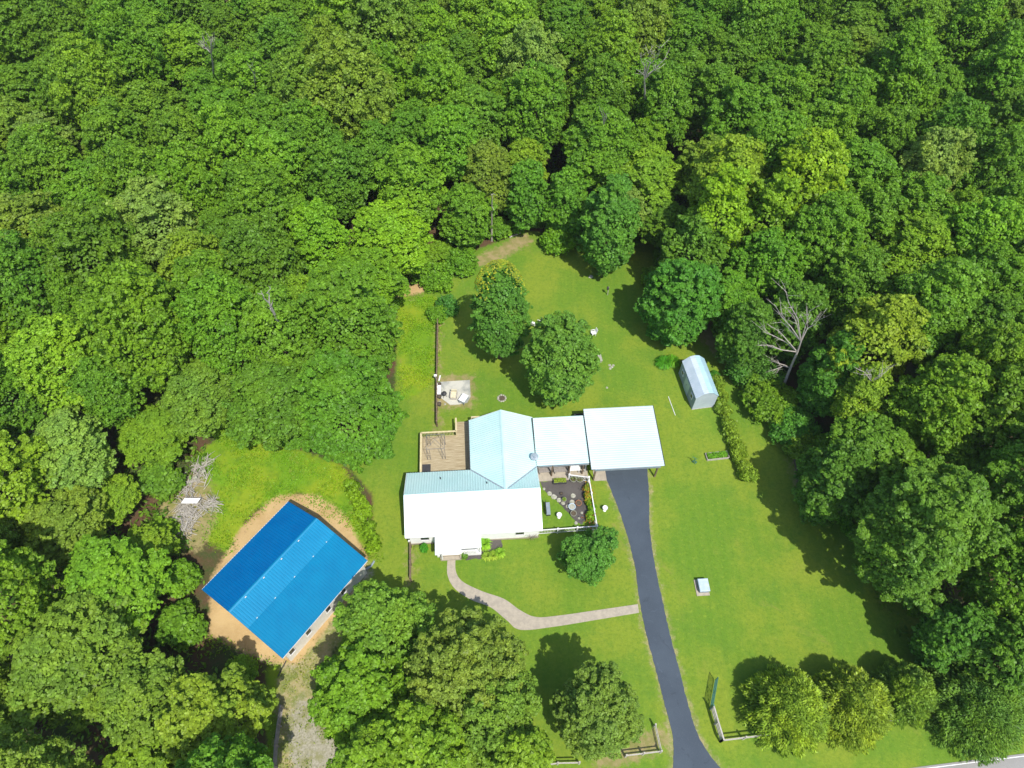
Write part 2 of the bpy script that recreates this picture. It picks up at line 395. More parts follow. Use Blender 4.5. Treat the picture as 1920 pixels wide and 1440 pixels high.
strip('carport_floor', [(1095, 790), (1112, 842)], [(1200, 790), (1212, 842)], .026, .05, 'driveway')
strip('walkway', [(839, 1049), (839, 1078), (852, 1103), (882, 1124), (920, 1139), (950, 1163), (976, 1181), (1040, 1175), (1120, 1162), (1198, 1149)],
      [(854, 1049), (855, 1072), (868, 1091), (905, 1109), (945, 1123), (975, 1144), (1005, 1157), (1050, 1154), (1120, 1144), (1196, 1133)], .035, .06, 'concrete', 6)
strip('road', [(1640, 1450), (1700, 1441), (1800, 1428), (1960, 1408)], [(1640, 1560), (1700, 1560), (1800, 1560), (1960, 1560)], .03, .06, 'road')
strip('road_edge_line', [(1640, 1454), (1700, 1445), (1800, 1432), (1960, 1412)], [(1640, 1455.6), (1700, 1446.6), (1800, 1433.6), (1960, 1413.6)], .036, .002, 'white_paint')

def ragged(poly, step=.35, amp=.12, seed=1):
    q = random.Random(seed); out = []; n = len(poly)
    for i in range(n):
        a, b = poly[i], poly[(i+1) % n]; L = math.dist(a, b); k = max(1, int(L/step))
        for j in range(k):
            t = j/k; out.append((a[0]+(b[0]-a[0])*t+q.uniform(-amp, amp), a[1]+(b[1]-a[1])*t+q.uniform(-amp, amp)))
    return out
def sheet(name, px, z, m, amp=.1, kind='structure'):
    mb = MB(); mb.prism(ragged([G(*p)[:2] for p in px], .35, amp), z-.04, z); return struct(name, mb, m, kind)
sheet('front_mulch_bed', [(868, 1042), (873, 1050), (900, 1047), (928, 1040), (941, 1031), (941, 1006), (900, 1004)], .02, 'mulch', .1)
sheet('courtyard_mulch_bed', [(1014, 904), (1098, 896), (1103, 930), (1106, 966), (1098, 974), (1090, 985), (1080, 978), (1072, 968), (1054, 950), (1040, 935), (1020, 920)], .02, 'mulch', .08)

# ------------------------------------------------------------------ foliage builders
def cards(P, Nrm, size, aspect=1.0, rng=None, along=None, jit=.55):
    """a leaf-sized four-cornered card at each point"""
    n = len(P); rng = rng or np.random.default_rng(1)
    Nn = Nrm + rng.normal(0, jit, (n, 3)); Nn /= np.linalg.norm(Nn, axis=1)[:, None]+1e-9
    A = along if along is not None else rng.normal(0, 1, (n, 3))
    T = A-(A*Nn).sum(1)[:, None]*Nn; T /= np.linalg.norm(T, axis=1)[:, None]+1e-9
    B = np.cross(Nn, T); s = (size*rng.uniform(.6, 1.35, n))[:, None]
    a = T*s*aspect; b = B*s/aspect**.5
    V = np.stack([P-a*.55, P+b*.5+a*rng.uniform(-.25, .1, (n, 1)), P+a*.6, P-b*.5+a*rng.uniform(-.25, .1, (n, 1))], 1)
    return V.reshape(-1, 3)
def quads(name, V, m):
    n = len(V)//4; me = bpy.data.meshes.new(name)
    me.vertices.add(4*n); me.vertices.foreach_set('co', V.astype(np.float32).ravel())
    me.loops.add(4*n); me.polygons.add(n)
    me.loops.foreach_set('vertex_index', np.arange(4*n, dtype=np.int32))
    me.polygons.foreach_set('loop_start', np.arange(0, 4*n, 4, dtype=np.int32))
    me.update(calc_edges=True); me.materials.append(M[m]); return me
def unit(rng, n):
    d = rng.normal(0, 1, (n, 3)); return d/np.linalg.norm(d, axis=1)[:, None]
def crown_mesh(name, seed, r, zb, zt, n_lobes=70, lobe=.3, n=13000, size=.3, wide=.45, irregular=.25, m='leaf', top=.75, sub_n=20):
    """crown between heights zb and zt; lobes of leaves over an uneven body, gaps between the lobes"""
    rng = np.random.default_rng(seed); H = zt-zb
    # uneven outline: radius varies with azimuth
    ph = rng.uniform(0, 6.28, 5); am = rng.uniform(.3, 1, 5)*irregular
    def rad(az, t):
        w_ = 1+sum(am[i]*math.sin((i+2)*az+ph[i]+2.5*t)/(i+1.5) for i in range(5))
        if t < wide: q = .55+.45*math.sin(math.pi/2*t/wide)
        else: q = max(0, 1-((t-wide)/(1-wide))**2.3)**(top)
        return r*q*w_
    cen = []; tries = 0
    while len(cen) < n_lobes and tries < 6000:
        tries += 1; t = rng.uniform(0.0, .93)**.8; az = rng.uniform(0, 6.283); q = rad(az, t)*math.sqrt(rng.uniform(.45 if t < .6 else .02, 1))*.84
        c = (q*math.cos(az), q*math.sin(az), zb+.07*H+t*H*.9)
        mind = r*lobe*(.95 if tries < 3000 else .6)
        if all((c[0]-e[0])**2+(c[1]-e[1])**2+((c[2]-e[2])*.9)**2 > mind**2 for e in cen): cen.append(c)
    cen = np.array(cen); k = len(cen)
    # top cap lobe
    lr = r*lobe*rng.uniform(.65, 1.2, k)
    axis = np.array([0, 0, zb+.4*H]); out = cen-axis; out[:, 2] *= .6; out /= np.linalg.norm(out, axis=1)[:, None]+1e-6
    # small sprays of leaves sit on each lobe
    sub = max(4, int(round(sub_n*70/k)))
    si = np.repeat(np.arange(k), sub); d = unit(rng, len(si))+.6*out[si]+np.array([0, 0, .45]); d /= np.linalg.norm(d, axis=1)[:, None]
    sc = cen[si]+d*(lr[si]*rng.uniform(.55, 1.12, len(si)))[:, None]*np.array([1, 1, .85])
    so_ = d; sr_ = lr[si]*rng.uniform(.2, .38, len(si))
    idx = rng.choice(len(sc), n, p=sr_**2/(sr_**2).sum())
    d = unit(rng, n)+.5*so_[idx]+np.array([0, 0, .4]); d /= np.linalg.norm(d, axis=1)[:, None]
    P = sc[idx]+d*(sr_[idx]*rng.uniform(.45, 1.12, n)**.7)[:, None]*np.array([1, 1, .75])
    V = cards(P, d*1.0+np.array([0, 0, .55]), size, 1.15, rng)
    nb_ = int(n*.2); tt_ = rng.uniform(.08, .97, nb_)**.8; az_ = rng.uniform(0, 6.283, nb_)
    q_ = np.array([rad(a_, t_)*.80 for a_, t_ in zip(az_, tt_)])*np.where(tt_ < .62, rng.uniform(.8, 1.04, nb_), np.sqrt(rng.uniform(0, 1.05, nb_)))
    Pb = np.stack([q_*np.cos(az_), q_*np.sin(az_), zb+.03*H+tt_*H*.9], 1)
    Nb = np.stack([np.cos(az_), np.sin(az_), .4+1.2*tt_], 1)
    V = np.concatenate([V, cards(Pb, Nb, size*1.15, 1.1, rng)])
    return quads(name, V, m), cen
def trunk_mesh(seed, h, r0, cen=None, nb=6):
    q = random.Random(seed); mb = MB(); pts = [Vector((0, 0, -.2))]; k = 5
    for i in range(1, k+1): pts.append(Vector((q.uniform(-.2, .2)*i/k*1.5, q.uniform(-.2, .2)*i/k*1.5, h*i/k)))
    for i in range(k): mb.tube(pts[i], pts[i+1], r0*(1-.75*i/k)*(1.25 if i == 0 else 1), r0*(1-.75*(i+1)/k), 7)
    if cen is not None and len(cen):
        for j in range(nb):
            c = Vector(cen[q.randrange(len(cen))]); t = q.uniform(.35, .85); a = pts[0].lerp(pts[-1], t)
            if c.z < a.z: c.z = a.z+.5
            mid = a.lerp(c, .5)+Vector((0, 0, .3)); mb.tube(a, mid, r0*.35, r0*.22, 5); mb.tube(mid, c, r0*.22, r0*.07, 5)
    return mb.mesh('trunk')
VAR = {}
def variant(key, **kw):
    if key not in VAR:
        seed = kw.pop('seed'); tr = kw.pop('trunk', .28)
        me, cen = crown_mesh('crown', seed, **kw)
        tm = trunk_mesh(seed, kw['zb']+(kw['zt']-kw['zb'])*.7, tr, cen); tm.materials.append(M['bark'])
        VAR[key] = (me, tm)
    return VAR[key]
def tree(key, name, label, x, y, sx=1, sz=1, rz=0, tint=(.06, .13, .02), group=None, cat='tree'):
    me, tm = VAR[key]
    t = thing(name, label, cat, (x, y, 0), rz, group); t.scale = (sx, sx, sz)
    c = bpy.data.objects.new('crown', me); COL.objects.link(c); c.parent = t; c.color = (*tint, 1)
    k = bpy.data.objects.new('trunk', tm); COL.objects.link(k); k.parent = t
    return t
T_MID = (.062, .125, .014); T_BRIGHT = (.075, .140, .014); T_YEL = (.086, .142, .015); T_DARK = (.056, .110, .014)
T_OLIVE = (.080, .126, .020); T_PALE = (.098, .148, .036); T_DEEP = (.060, .118, .015)
NAMED = []   # (x, y, r) of every individually placed tree
def hero(px, py, wpx, label, tint, hc, half, seed, name='broadleaf_tree', zb=None, n=20000, size=.25, lobes=80, lobe=.26, wide=.45, irregular=.2, group=None, m='leaf', top=.75, rscale=1.0):
    """tree whose crown centre, hc metres up, stands where the photo has it"""
    x, y, _ = G(px, py, hc)
    a = G(px-wpx/2, py, hc); b = G(px+wpx/2, py, hc); r = math.dist(a[:2], b[:2])/2*.97*rscale
    z0 = max(.3, hc-half) if zb is None else zb
    key = 'h%d' % seed
    n = int(n*1.3); size *= .86
    variant(key, seed=seed, r=r, zb=z0, zt=hc+half, n_lobes=lobes, lobe=lobe, n=n, size=size, wide=wide, irregular=irregular, m=m, top=top, trunk=min(.35, .06*r+.08))
    t = tree(key, name, label, x, y, tint=tint, group=group); NAMED.append((x, y, r)); return t

# ------------------------------------------------------------------ individually placed trees
hero(937, 588, 120, 'dense dark green yard tree with yellowing leaves on its top, behind the house', (.050, .112, .020), 7.4, 6.9, 101, 'yard_tree', .8, 36000, .18, 110, .2, .38, .06, 'rounded yard trees behind the house', top=.62)
_t = bpy.data.objects[-1] if False else [o for o in COL.objects if o.name.startswith('yard_tree')][0]
_rg = np.random.default_rng(77); _n = 700; _d = unit(_rg, _n); _d[:, 2] = np.abs(_d[:, 2])*.8+.3; _d[:, 1] += .25; _d /= np.linalg.norm(_d, axis=1)[:, None]
_c = unit(_rg, 16); _c[:, 2] = np.abs(_c[:, 2])*.9+.25; _c /= np.linalg.norm(_c, axis=1)[:, None]; _d = _c[_rg.integers(0, 16, _n)]*1.0+_d*.45; _d /= np.linalg.norm(_d, axis=1)[:, None]
_o = link('yellowing_leaves', quads('yellowing_leaves', cards(np.array([0, 0, 9.6])+_d*np.array([2.75, 2.75, 4.95]), _d+np.array([0, 0, .5]), .17, 1.1, _rg), 'leaf'), _t); _o.color = (.15, .155, .018, 1)
hero(1050, 676, 144, 'round dark green yard tree nearest the carport roof, without yellow leaves', (.058, .125, .022), 6.9, 6.2, 102, 'yard_tree', .8, 36000, .19, 110, .2, .42, .06, 'rounded yard trees behind the house', top=.6)
hero(1120, 1336, 180, 'rounded grey green tree alone on the front lawn beside the driveway', (.080, .124, .026), 5.0, 4.6, 103, 'lawn_tree', .6, 46000, .15, 120, .19, .42, .07, top=.55)
hero(1106, 1043, 96, 'small dark green ornamental tree beside the white picket fence', (.050, .125, .024), 2.9, 2.6, 104, 'ornamental_tree', .2, 20000, .15, 46, .3, .4, .7)
hero(1142, 425, 120, 'dark green oval tree standing at the north tip of the lawn', (.050, .118, .020), 7.6, 7.0, 105, 'lawn_edge_tree', .5, 26000, .24, 90, .23, .4, .12)
hero(1300, 470, 130, 'dark green tree just above the one casting the wide shadow', (.052, .112, .016), 7.2, 5.6, 137, 'lawn_edge_tree', .6, 20000, .25, 80, .24, .42, .16)
hero(1276, 562, 148, 'large dark green tree casting a wide shadow on the lawn above the shed', (.046, .115, .018), 6.3, 5.7, 106, 'lawn_edge_tree', .5, 28000, .25, 90, .24, .42, .16)
hero(1352, 398, 118, 'bright yellow green rounded tree on the left of the bright pair', (.098, .165, .012), 11.5, 6.5, 107, 'bright_tree', 2, 20000, .27, 70, .24, .5, .1, 'bright yellow green trees north of the shed')
hero(1448, 400, 120, 'bright green middle crown between the two yellow green rounded crowns', (.085, .150, .014), 11, 6.0, 108, 'bright_tree', 2, 20000, .27, 70, .25, .5, .12, 'bright yellow green trees north of the shed')
hero(1510, 345, 150, 'largest bright yellow green crown on the right of the bright group', (.100, .165, .012), 13.5, 7.0, 109, 'bright_tree', 2, 24000, .27, 80, .23, .5, .1, 'bright yellow green trees north of the shed')
hero(650, 615, 205, 'broad round maple left of the meadow, upper of the two touching crowns', (.056, .120, .014), 9.5, 7.5, 110, 'maple_tree', 1, 34000, .25, 130, .18, .45, .08, 'large round maples left of the house', top=.6)
hero(655, 765, 212, 'broad round maple overhanging the grass above the blue barn', (.055, .118, .014), 8.0, 7.2, 111, 'maple_tree', .8, 36000, .25, 130, .18, .42, .08, 'large round maples left of the house', top=.6)
hero(716, 1170, 165, 'mid green tree with bare twigs between the blue barn and the walkway', (.085, .145, .022), 4.3, 3.6, 112, zb=.6, size=.2, n=24000, irregular=.25, group='grove between the gravel track and the lawn')
hero(682, 1300, 190, 'bright green tree right of the gravel track, below the twiggy one', (.084, .145, .014), 4.8, 4.0, 113, zb=.6, size=.23, n=24000, irregular=.22, group='grove between the gravel track and the lawn')
hero(872, 1268, 245, 'large olive green oak shading the curved walkway', (.092, .130, .026), 5.6, 4.6, 114, zb=.8, size=.18, n=44000, lobes=120, lobe=.2, irregular=.2, group='grove between the gravel track and the lawn')
hero(925, 1345, 180, 'olive green tree just below the large oak, next to the front lawn', (.082, .130, .022), 5.4, 4.3, 115, zb=.8, size=.19, n=24000, irregular=.22, group='grove between the gravel track and the lawn')
hero(780, 1405, 190, 'bright green tree at the bottom edge left of centre', (.086, .144, .015), 6.5, 4.8, 116, zb=1.5, size=.23, n=22000, irregular=.25, group='grove between the gravel track and the lawn')
hero(692, 1432, 130, 'low bright green tree at the bottom edge beside the gravel track', (.082, .142, .015), 6.0, 4.5, 117, zb=1, size=.23, n=18000, irregular=.25, group='grove between the gravel track and the lawn')
hero(975, 1425, 130, 'light green tree at the bottom edge beside the front lawn', (.084, .142, .016), 6.0, 4.3, 118, zb=1, size=.23, n=16000, irregular=.25, group='grove between the gravel track and the lawn')
hero(402, 1352, 205, 'bright yellow green tree with open branches below the blue barn', (.106, .150, .020), 5.5, 4.6, 119, zb=1.5, size=.22, n=28000, lobes=110, lobe=.19, irregular=.3)
hero(1640, 650, 165, 'yellow green open crowned tree right of the wide bare tree', (.105, .150, .018), 10, 7, 122, zb=2, size=.27, n=22000, irregular=.3)
hero(1560, 700, 110, 'dark tree just right of the wide bare tree', (.045, .105, .016), 7, 5.5, 123, zb=.6, size=.27, n=15000, irregular=.25)
hero(1490, 600, 120, 'dark green tree behind the upper branches of the wide bare tree', (.050, .108, .016), 6.5, 5.5, 135, zb=.6, size=.25, n=16000, irregular=.25)
hero(1398, 628, 100, 'dark green tree between the shadow casting tree and the wide bare tree', (.045, .102, .016), 5.5, 5, 136, zb=.5, size=.24, n=15000, irregular=.2)
hero(1735, 990, 250, 'very large mid green tree overhanging the right side of the lawn', (.056, .116, .018), 10, 7.5, 120, zb=1.5, size=.215, n=60000, lobes=130, lobe=.2, irregular=.3)
hero(1560, 905, 130, 'shaded dark tree beside the right edge of the lawn', (.045, .100, .016), 6, 5, 121, zb=.5, size=.26, n=14000, irregular=.3)

hero(985, 366, 100, 'green tree low behind the bare soil at the top corner of the lawn', (.055, .120, .016), 5.5, 5, 130, zb=.4, size=.25, n=16000, irregular=.25)
hero(1064, 378, 104, 'green tree between the lawn corner and the oval lawn edge tree', (.060, .128, .016), 5.5, 5, 131, zb=.4, size=.25, n=16000, irregular=.25)
hero(872, 408, 100, 'green tree overhanging the woods edge left of the bare trunk', (.064, .130, .015), 5, 4.6, 132, zb=.4, size=.25, n=15000, irregular=.25)
hero(1885, 1225, 150, 'shaded green tree at the right edge above the dark conifer', (.050, .108, .016), 6, 5, 133, zb=.5, size=.24, n=16000, irregular=.3)
hero(1790, 1190, 120, 'small shaded tree on the lawn edge above the conifers', (.048, .105, .016), 5, 4.4, 134, zb=.4, size=.24, n=14000, irregular=.3)
def conifer_mesh(seed, r, h, n=54000, size=.125):
    """broad juniper: many upswept leader tips with feathery sprays"""
    rng = np.random.default_rng(seed); k = 300; Ps = []; Ns = []; As = []
    for i in range(k):
        t = rng.uniform(0, 1); az = rng.uniform(0, 6.283)
        R_ = r*(1-t**1.7)**.75*rng.uniform(.82, 1.08)+.1
        base = np.array([.45*R_*math.cos(az), .45*R_*math.sin(az), .1+h*t*.72])
        tip = np.array([R_*math.cos(az), R_*math.sin(az), .25+h*t*.86+rng.uniform(.15, .6)])
        m_ = n//k; s = rng.uniform(0, 1, m_)**.75; ax = (tip-base)/np.linalg.norm(tip-base)
        wd = (.34*(1-s)+.09)*r*.72; d = unit(rng, m_); d -= (d@ax)[:, None]*ax
        P = base+(tip-base)*s[:, None]+d*wd[:, None]
        Ps.append(P); Ns.append(d+np.array([0, 0, .6])); As.append(ax+d*.8+rng.normal(0, .25, (m_, 3)))
    P = np.concatenate(Ps); return quads('crown', cards(P, np.concatenate(Ns), size, 1.8, rng, np.concatenate(As), .35), 'needle')
def conifer(px, py, wpx, h, label, tint, seed):
    hc = h*.42; x, y, _ = G(px, py, hc); r = math.dist(G(px-wpx/2, py, hc)[:2], G(px+wpx/2, py, hc)[:2])/2
    t = thing('conifer_tree', label, 'conifer', (x, y, 0), 0, 'conifers along the lower rail fence')
    c = link('crown', conifer_mesh(seed, r, h), t); c.color = (*tint, 1)
    k = link('trunk', trunk_mesh(seed, h*.8, .16), t, 'bark'); NAMED.append((x, y, r))
conifer(1482, 1325, 160, 6.2, 'leftmost bushy yellow green conifer, nearest the corner of the rail fence', (.098, .140, .018), 201)
conifer(1604, 1318, 148, 6.0, 'middle bushy conifer touching the leftmost one', (.090, .132, .018), 202)
conifer(1702, 1295, 112, 5.2, 'smallest darker conifer standing third along the fence', (.068, .112, .018), 203)
conifer(1835, 1318, 190, 6.5, 'dark green conifer at the right, in front of the woods', (.048, .095, .018), 204)

# shrubs
def shrub(px, py, wpx, h, label, tint, seed, name='shrub', n=3500, size=.16, group=None, cat='shrub', m='leaf'):
    hc = h*.5; x, y, _ = G(px, py, hc); r = math.dist(G(px-wpx/2, py, hc)[:2], G(px+wpx/2, py, hc)[:2])/2
    me, _c = crown_mesh('foliage', seed, r, 0, h, 30, .34, n, size, .4, .2, m)
    t = thing(name, label, cat, (x, y, 0), 0, group)
    c = link('foliage', me, t); c.color = (*tint, 1)
    mb = MB(); q = random.Random(seed)
    for i in range(5): mb.tube((0, 0, 0), (q.uniform(-.5, .5)*r, q.uniform(-.5, .5)*r, h*.6), .03, .012, 5)
    part('stem', mb, 'bark', t); NAMED.append((x, y, r*.6)); return t
shrub(839, 573, 40, 2.0, 'dark green half of the bush at the top end of the left fence', (.035, .105, .022), 301)
shrub(820, 588, 36, 1.6, 'lighter green bush touching the top end of the left fence', (.062, .13, .012), 302)
EG = 'shrubs along the right edge of the lawn'
shrub(1425, 700, 80, 3.4, 'dark feathery shrub under the bare grey tree', (.050, .11, .02), 303, n=7000, size=.2, group=EG)
shrub(1440, 748, 90, 3.0, 'bright green shrub at the foot of the bare grey tree', (.072, .135, .014), 304, n=8000, size=.2, group=EG)
shrub(1392, 690, 60, 3.2, 'dark round shrub on the lawn edge above the shed hedge', (.045, .115, .02), 305, n=5000, size=.2, group=EG)
shrub(1490, 800, 76, 3.0, 'dark green shrub right of the bright one', (.050, .12, .02), 306, n=6000, size=.2, group=EG)
shrub(1500, 835, 62, 2.4, 'pale yellow green shrub just above the shaded lawn bay', (.088, .142, .018), 307, n=5000, size=.2, group=EG)
shrub(1474, 752, 50, 2.6, 'small yellow green shrub beside the trunk of the bare tree', (.092, .15, .016), 308, n=4500, size=.2, group=EG)
shrub(1048, 448, 62, 2.6, 'bright green shrub at the top corner of the lawn', (.072, .142, .012), 309, n=6000, size=.2)
shrub(1055, 425, 60, 3.0, 'bright shrub behind the one at the top corner of the lawn', (.066, .135, .012), 310, n=5000, size=.2)
shrub(815, 520, 66, 2.0, 'low bright green shrub on the woods edge left of the yellow topped tree', (.07, .14, .014), 311, n=5000, size=.2)
shrub(868, 492, 60, 2.2, 'low green shrub on the woods edge beside the bare soil', (.064, .13, .014), 312, n=5000, size=.2)
shrub(795, 1027, 15, .9, 'small dark green bush at the front wall beside the porch', (.035, .13, .012), 313, n=900, size=.1)
shrub(871, 1042, 12, .6, 'small clipped green bush beside the porch steps', (.06, .12, .02), 314, n=600, size=.09)
shrub(1337, 705, 20, 1.4, 'dark green bush against the back wall of the shed', (.035, .10, .015), 315, n=1500, size=.14)
shrub(1346, 722, 18, 1.1, 'small dark bush between the shed and the hedge', (.035, .10, .015), 316, n=1200, size=.14)

def grass_clump(px, py, r, h, label, tint, seed, n=260, name='ornamental_grass', cat='plant', group=None, wdt=.035):
    """arching blades from one root"""
    rng = np.random.default_rng(seed); x, y, _ = G(px, py, 0); V = []
    for i in range(n):
        az = rng.uniform(0, 6.283); l = rng.uniform(.5, 1)*r; o = rng.uniform(0, .25)*r; hh = h*rng.uniform(.6, 1)
        d = np.array([math.cos(az), math.sin(az), 0]); s = np.array([-d[1], d[0], 0])*wdt
        p0 = d*o; p1 = d*(o+l*.55)+np.array([0, 0, hh]); p2 = d*(o+l)+np.array([0, 0, hh*.45])
        V += [p0-s*.6, p0+s*.6, p1+s, p1-s, p1-s, p1+s, p2+s*.2, p2-s*.2]
    o_ = link(name, quads(name, np.array(V), 'grass'), None); o_.location = (x, y, 0); o_.color = (*tint, 1)
    return tag(o_, label, cat, group)
BG = 'plants in the front mulch bed'
grass_clump(908, 1022, .75, .7, 'spiky light green plant at the porch corner of the mulch bed', (.13, .24, .03), 320, group=BG)
grass_clump(913, 1044, .5, .5, 'left grassy plant on the lower edge of the front mulch bed', (.16, .22, .04), 321, group=BG)
grass_clump(925, 1042, .5, .45, 'middle grassy plant on the lower edge of the front mulch bed', (.14, .20, .03), 322, group=BG)
grass_clump(937, 1038, .55, .5, 'right grassy plant on the lower edge of the front mulch bed', (.13, .22, .03), 323, group=BG)
grass_clump(1244, 683, 1.0, .8, 'dark green grassy clump behind the timber beam by the shed', (.04, .14, .012), 324, 500)
grass_clump(1260, 681, .9, .8, 'green grassy clump between the timber beam and the shed', (.06, .16, .012), 325, 400)
grass_clump(1045, 458, 1.2, .9, 'tall bright grass at the top corner of the lawn', (.09, .22, .012), 326, 600)

def hedge(name, pts, wpx, h, label, tint, seed, n=9000, size=.17, cat='hedge'):
    """continuous row of leaves following a line on the ground"""
    rng = np.random.default_rng(seed); W = [np.array(G(*p, h*.45)[:2]) for p in pts]
    seg = [np.linalg.norm(W[i+1]-W[i]) for i in range(len(W)-1)]; tot = sum(seg); hw = wpx/17/2
    lob = []; k = int(tot/.12)
    for i in range(k):
        d = rng.uniform(0, tot); j = 0
        while j < len(seg)-1 and d > seg[j]: d -= seg[j]; j += 1
        c = W[j]+(W[j+1]-W[j])*(d/seg[j]); nn = np.array([-(W[j+1]-W[j])[1], (W[j+1]-W[j])[0]])/seg[j]
        c = c+nn*rng.uniform(-.6, .6)*hw; lob.append((c[0], c[1], rng.uniform(.25, .78)*h, rng.uniform(.35, .6)*hw))
    lob = np.array(lob); idx = rng.integers(0, k, n); d = unit(rng, n)+np.array([0, 0, .3]); d /= np.linalg.norm(d, axis=1)[:, None]
    P = lob[idx, :3]+d*(lob[idx, 3]*rng.uniform(.7, 1.15, n))[:, None]; P[:, 2] = np.maximum(P[:, 2], .03)
    o0 = np.array([W[0][0], W[0][1], 0]); P -= o0
    t = thing(name, label, cat, tuple(o0)); c = link('foliage', quads('foliage', cards(P, d, size, 1.3, rng), 'leaf'), t); c.color = (*tint, 1)
    mb = MB()
    for i in range(len(W)-1): mb.tube((W[i][0]-o0[0], W[i][1]-o0[1], h*.4), (W[i+1][0]-o0[0], W[i+1][1]-o0[1], h*.4), .05, .05, 5)
    part('stem', mb, 'bark', t); return t
hedge('vine_row', [(1341, 712), (1349, 735), (1358, 770), (1367, 800), (1380, 840), (1396, 878), (1404, 898)], 30, 1.3, 'long leafy vine row running down the lawn from the shed', (.088, .142, .020), 401, 20000, .16)
hedge('flower_border', [(1098, 905), (1103, 925), (1107, 945)], 15, .9, 'green flower border with orange blooms along the upper east picket fence', (.10, .145, .018), 402, 2600, .13, 'flower border')
hedge('leafy_border', [(1107, 945), (1108, 962), (1107, 980)], 19, .7, 'bright leafy planting in the lower corner of the picket fence', (.085, .16, .012), 403, 2600, .15, 'plants')
hedge('weedy_border', [(655, 905), (668, 935), (688, 970), (697, 1010), (703, 1035)], 26, 1.2, 'weedy bright green growth between the blue barn and the lawn', (.085, .15, .012), 404, 7000, .19, 'plants')
hedge('briar_row', [(1520, 870), (1545, 905), (1575, 960), (1600, 1010)], 24, 1.3, 'shaded green briar row along the foot of the right woods', (.06, .15, .014), 405, 6000, .2, 'plants')
rngf = np.random.default_rng(5)
for px, py, cl, s in ((1105, 915, 'orange_bloom', 1), (1101, 930, 'orange_bloom', 1), (1106, 978, 'red_foliage', 1)):
    P = np.array(G(px, py, .95))+rngf.normal(0, 1, (70, 3))*np.array([.3, .5, .08])
    c = np.array(G(px, py, .95)); o = link('flower_cluster' if s and cl[0] == 'o' else 'red_leaved_plant', quads(cl, cards(P-c, unit(rngf, 70), .1, 1, rngf), 'leaf'))
    t_ = thing(o.name.split('.')[0], {915: 'upper cluster of orange blooms in the fence border', 930: 'lower cluster of orange blooms in the fence border', 978: 'dark red leaved plant in the bottom corner of the picket fence'}[py], 'plant', (c[0], c[1], 0)); o.name = 'foliage'; o.parent = t_; o.location = (0, 0, c[2]); part('stem', MB().tube((0, 0, 0), (0, 0, .9), .03), 'bark', t_); o.color = (.24, .13, .02, 1) if cl[0] == 'o' else (.18, .05, .02, 1)
    pass

# ------------------------------------------------------------------ bare dead trees
def snag(name, label, base, knots, tips, r0=.22, seed=1, twigs=3, spread=1.2, group='bare dead trees in the woods'):
    """trunk through the knots (px, py, height), branches from knot k to each tip"""
    q = random.Random(seed); b = Vector(G(*base, 0)); t = thing(name, label, 'dead tree', tuple(b), 0, group)
    K = [Vector(G(*k))-b for k in knots]; pts = [Vector((0, 0, 0))]+K; mb = MB(); n = len(pts)-1
    for i in range(n): mb.tube(pts[i], pts[i+1], r0*(1-.6*i/n), r0*(1-.6*(i+1)/n), 8)
    part('trunk', mb, 'dead', t)
    for k, px, py, z in tips:
        a = pts[k+1] if k >= 0 else pts[0].lerp(pts[1], .6); e = Vector(G(px, py, z))-b; mb = MB()
        m1 = a.lerp(e, .4)+Vector((q.uniform(-.3, .3), q.uniform(-.3, .3), .25)); m2 = a.lerp(e, .7)+Vector((q.uniform(-.3, .3), q.uniform(-.3, .3), .1))
        rr = r0*.36
        for p0, p1, s0, s1 in ((a, m1, 1, .75), (m1, m2, .75, .5), (m2, e, .5, .22)): mb.tube(p0, p1, rr*s0, rr*s1, 6)
        for j in range(twigs):
            o = m1.lerp(e, q.random()); d = (e-a).normalized()*q.uniform(.5, 1.1)*spread+Vector((q.uniform(-1, 1), q.uniform(-1, 1), q.uniform(-.3, .8)))*spread*.75
            mb.tube(o, o+d, rr*.35, rr*.12, 5); mb.tube(o+d*.5, o+d*.5+Vector((q.uniform(-.6, .6), q.uniform(-.6, .6), q.uniform(0, .5)))*spread*.7, rr*.22, rr*.08, 4)
        part('branch', mb, 'dead', t)
    NAMED.append((b.x, b.y, 1.0)); return t
snag('dead_tree', 'large bare grey tree with wide branches beside the right edge of the lawn', (1463, 738), [(1482, 690, 4.5), (1495, 660, 7.5), (1502, 640, 9.5)],
     [(2, 1478, 580, 15), (2, 1470, 535, 18), (2, 1518, 583, 15), (2, 1537, 596, 13), (2, 1452, 570, 14), (1, 1440, 608, 11), (1, 1430, 622, 10), (1, 1424, 647, 8), (0, 1440, 675, 6), (0, 1448, 697, 4.5), (2, 1462, 600, 12)], .17, 5, 6, 1.3)
snag('dead_tree', 'bare forked grey snag high in the woods right of the yellow tinged tree', (1212, 255), [(1210, 190, 12), (1208, 150, 17)],
     [(1, 1200, 100, 22), (1, 1222, 82, 24), (1, 1240, 88, 23.5), (1, 1250, 108, 21), (1, 1236, 128, 19), (1, 1193, 130, 20), (1, 1228, 100, 22)], .2, 6, 4, 1.1)
snag('dead_tree', 'leaning bare trunk forking near its top left of the maples', (545, 700), [(531, 625, 11), (515, 590, 15), (505, 568, 17.5)],
     [(2, 489, 545, 20), (2, 508, 540, 20), (1, 512, 562, 18)], .2, 7, 1, .5)
snag('dead_tree', 'small bare grey crown in the upper left woods', (402, 190), [(400, 125, 14), (396, 100, 18)],
     [(1, 378, 66, 22), (1, 390, 62, 22), (1, 402, 60, 22.5), (1, 376, 80, 20), (1, 380, 90, 19), (1, 400, 78, 21)], .16, 8, 4, .9)
snag('dead_tree', 'pair of thin bare poles in the upper left woods', (480, 210), [(479, 160, 12), (476, 138, 16)], [(1, 462, 115, 19), (1, 469, 113, 19.5), (0, 478, 103, 21)], .12, 9, 0, .4)
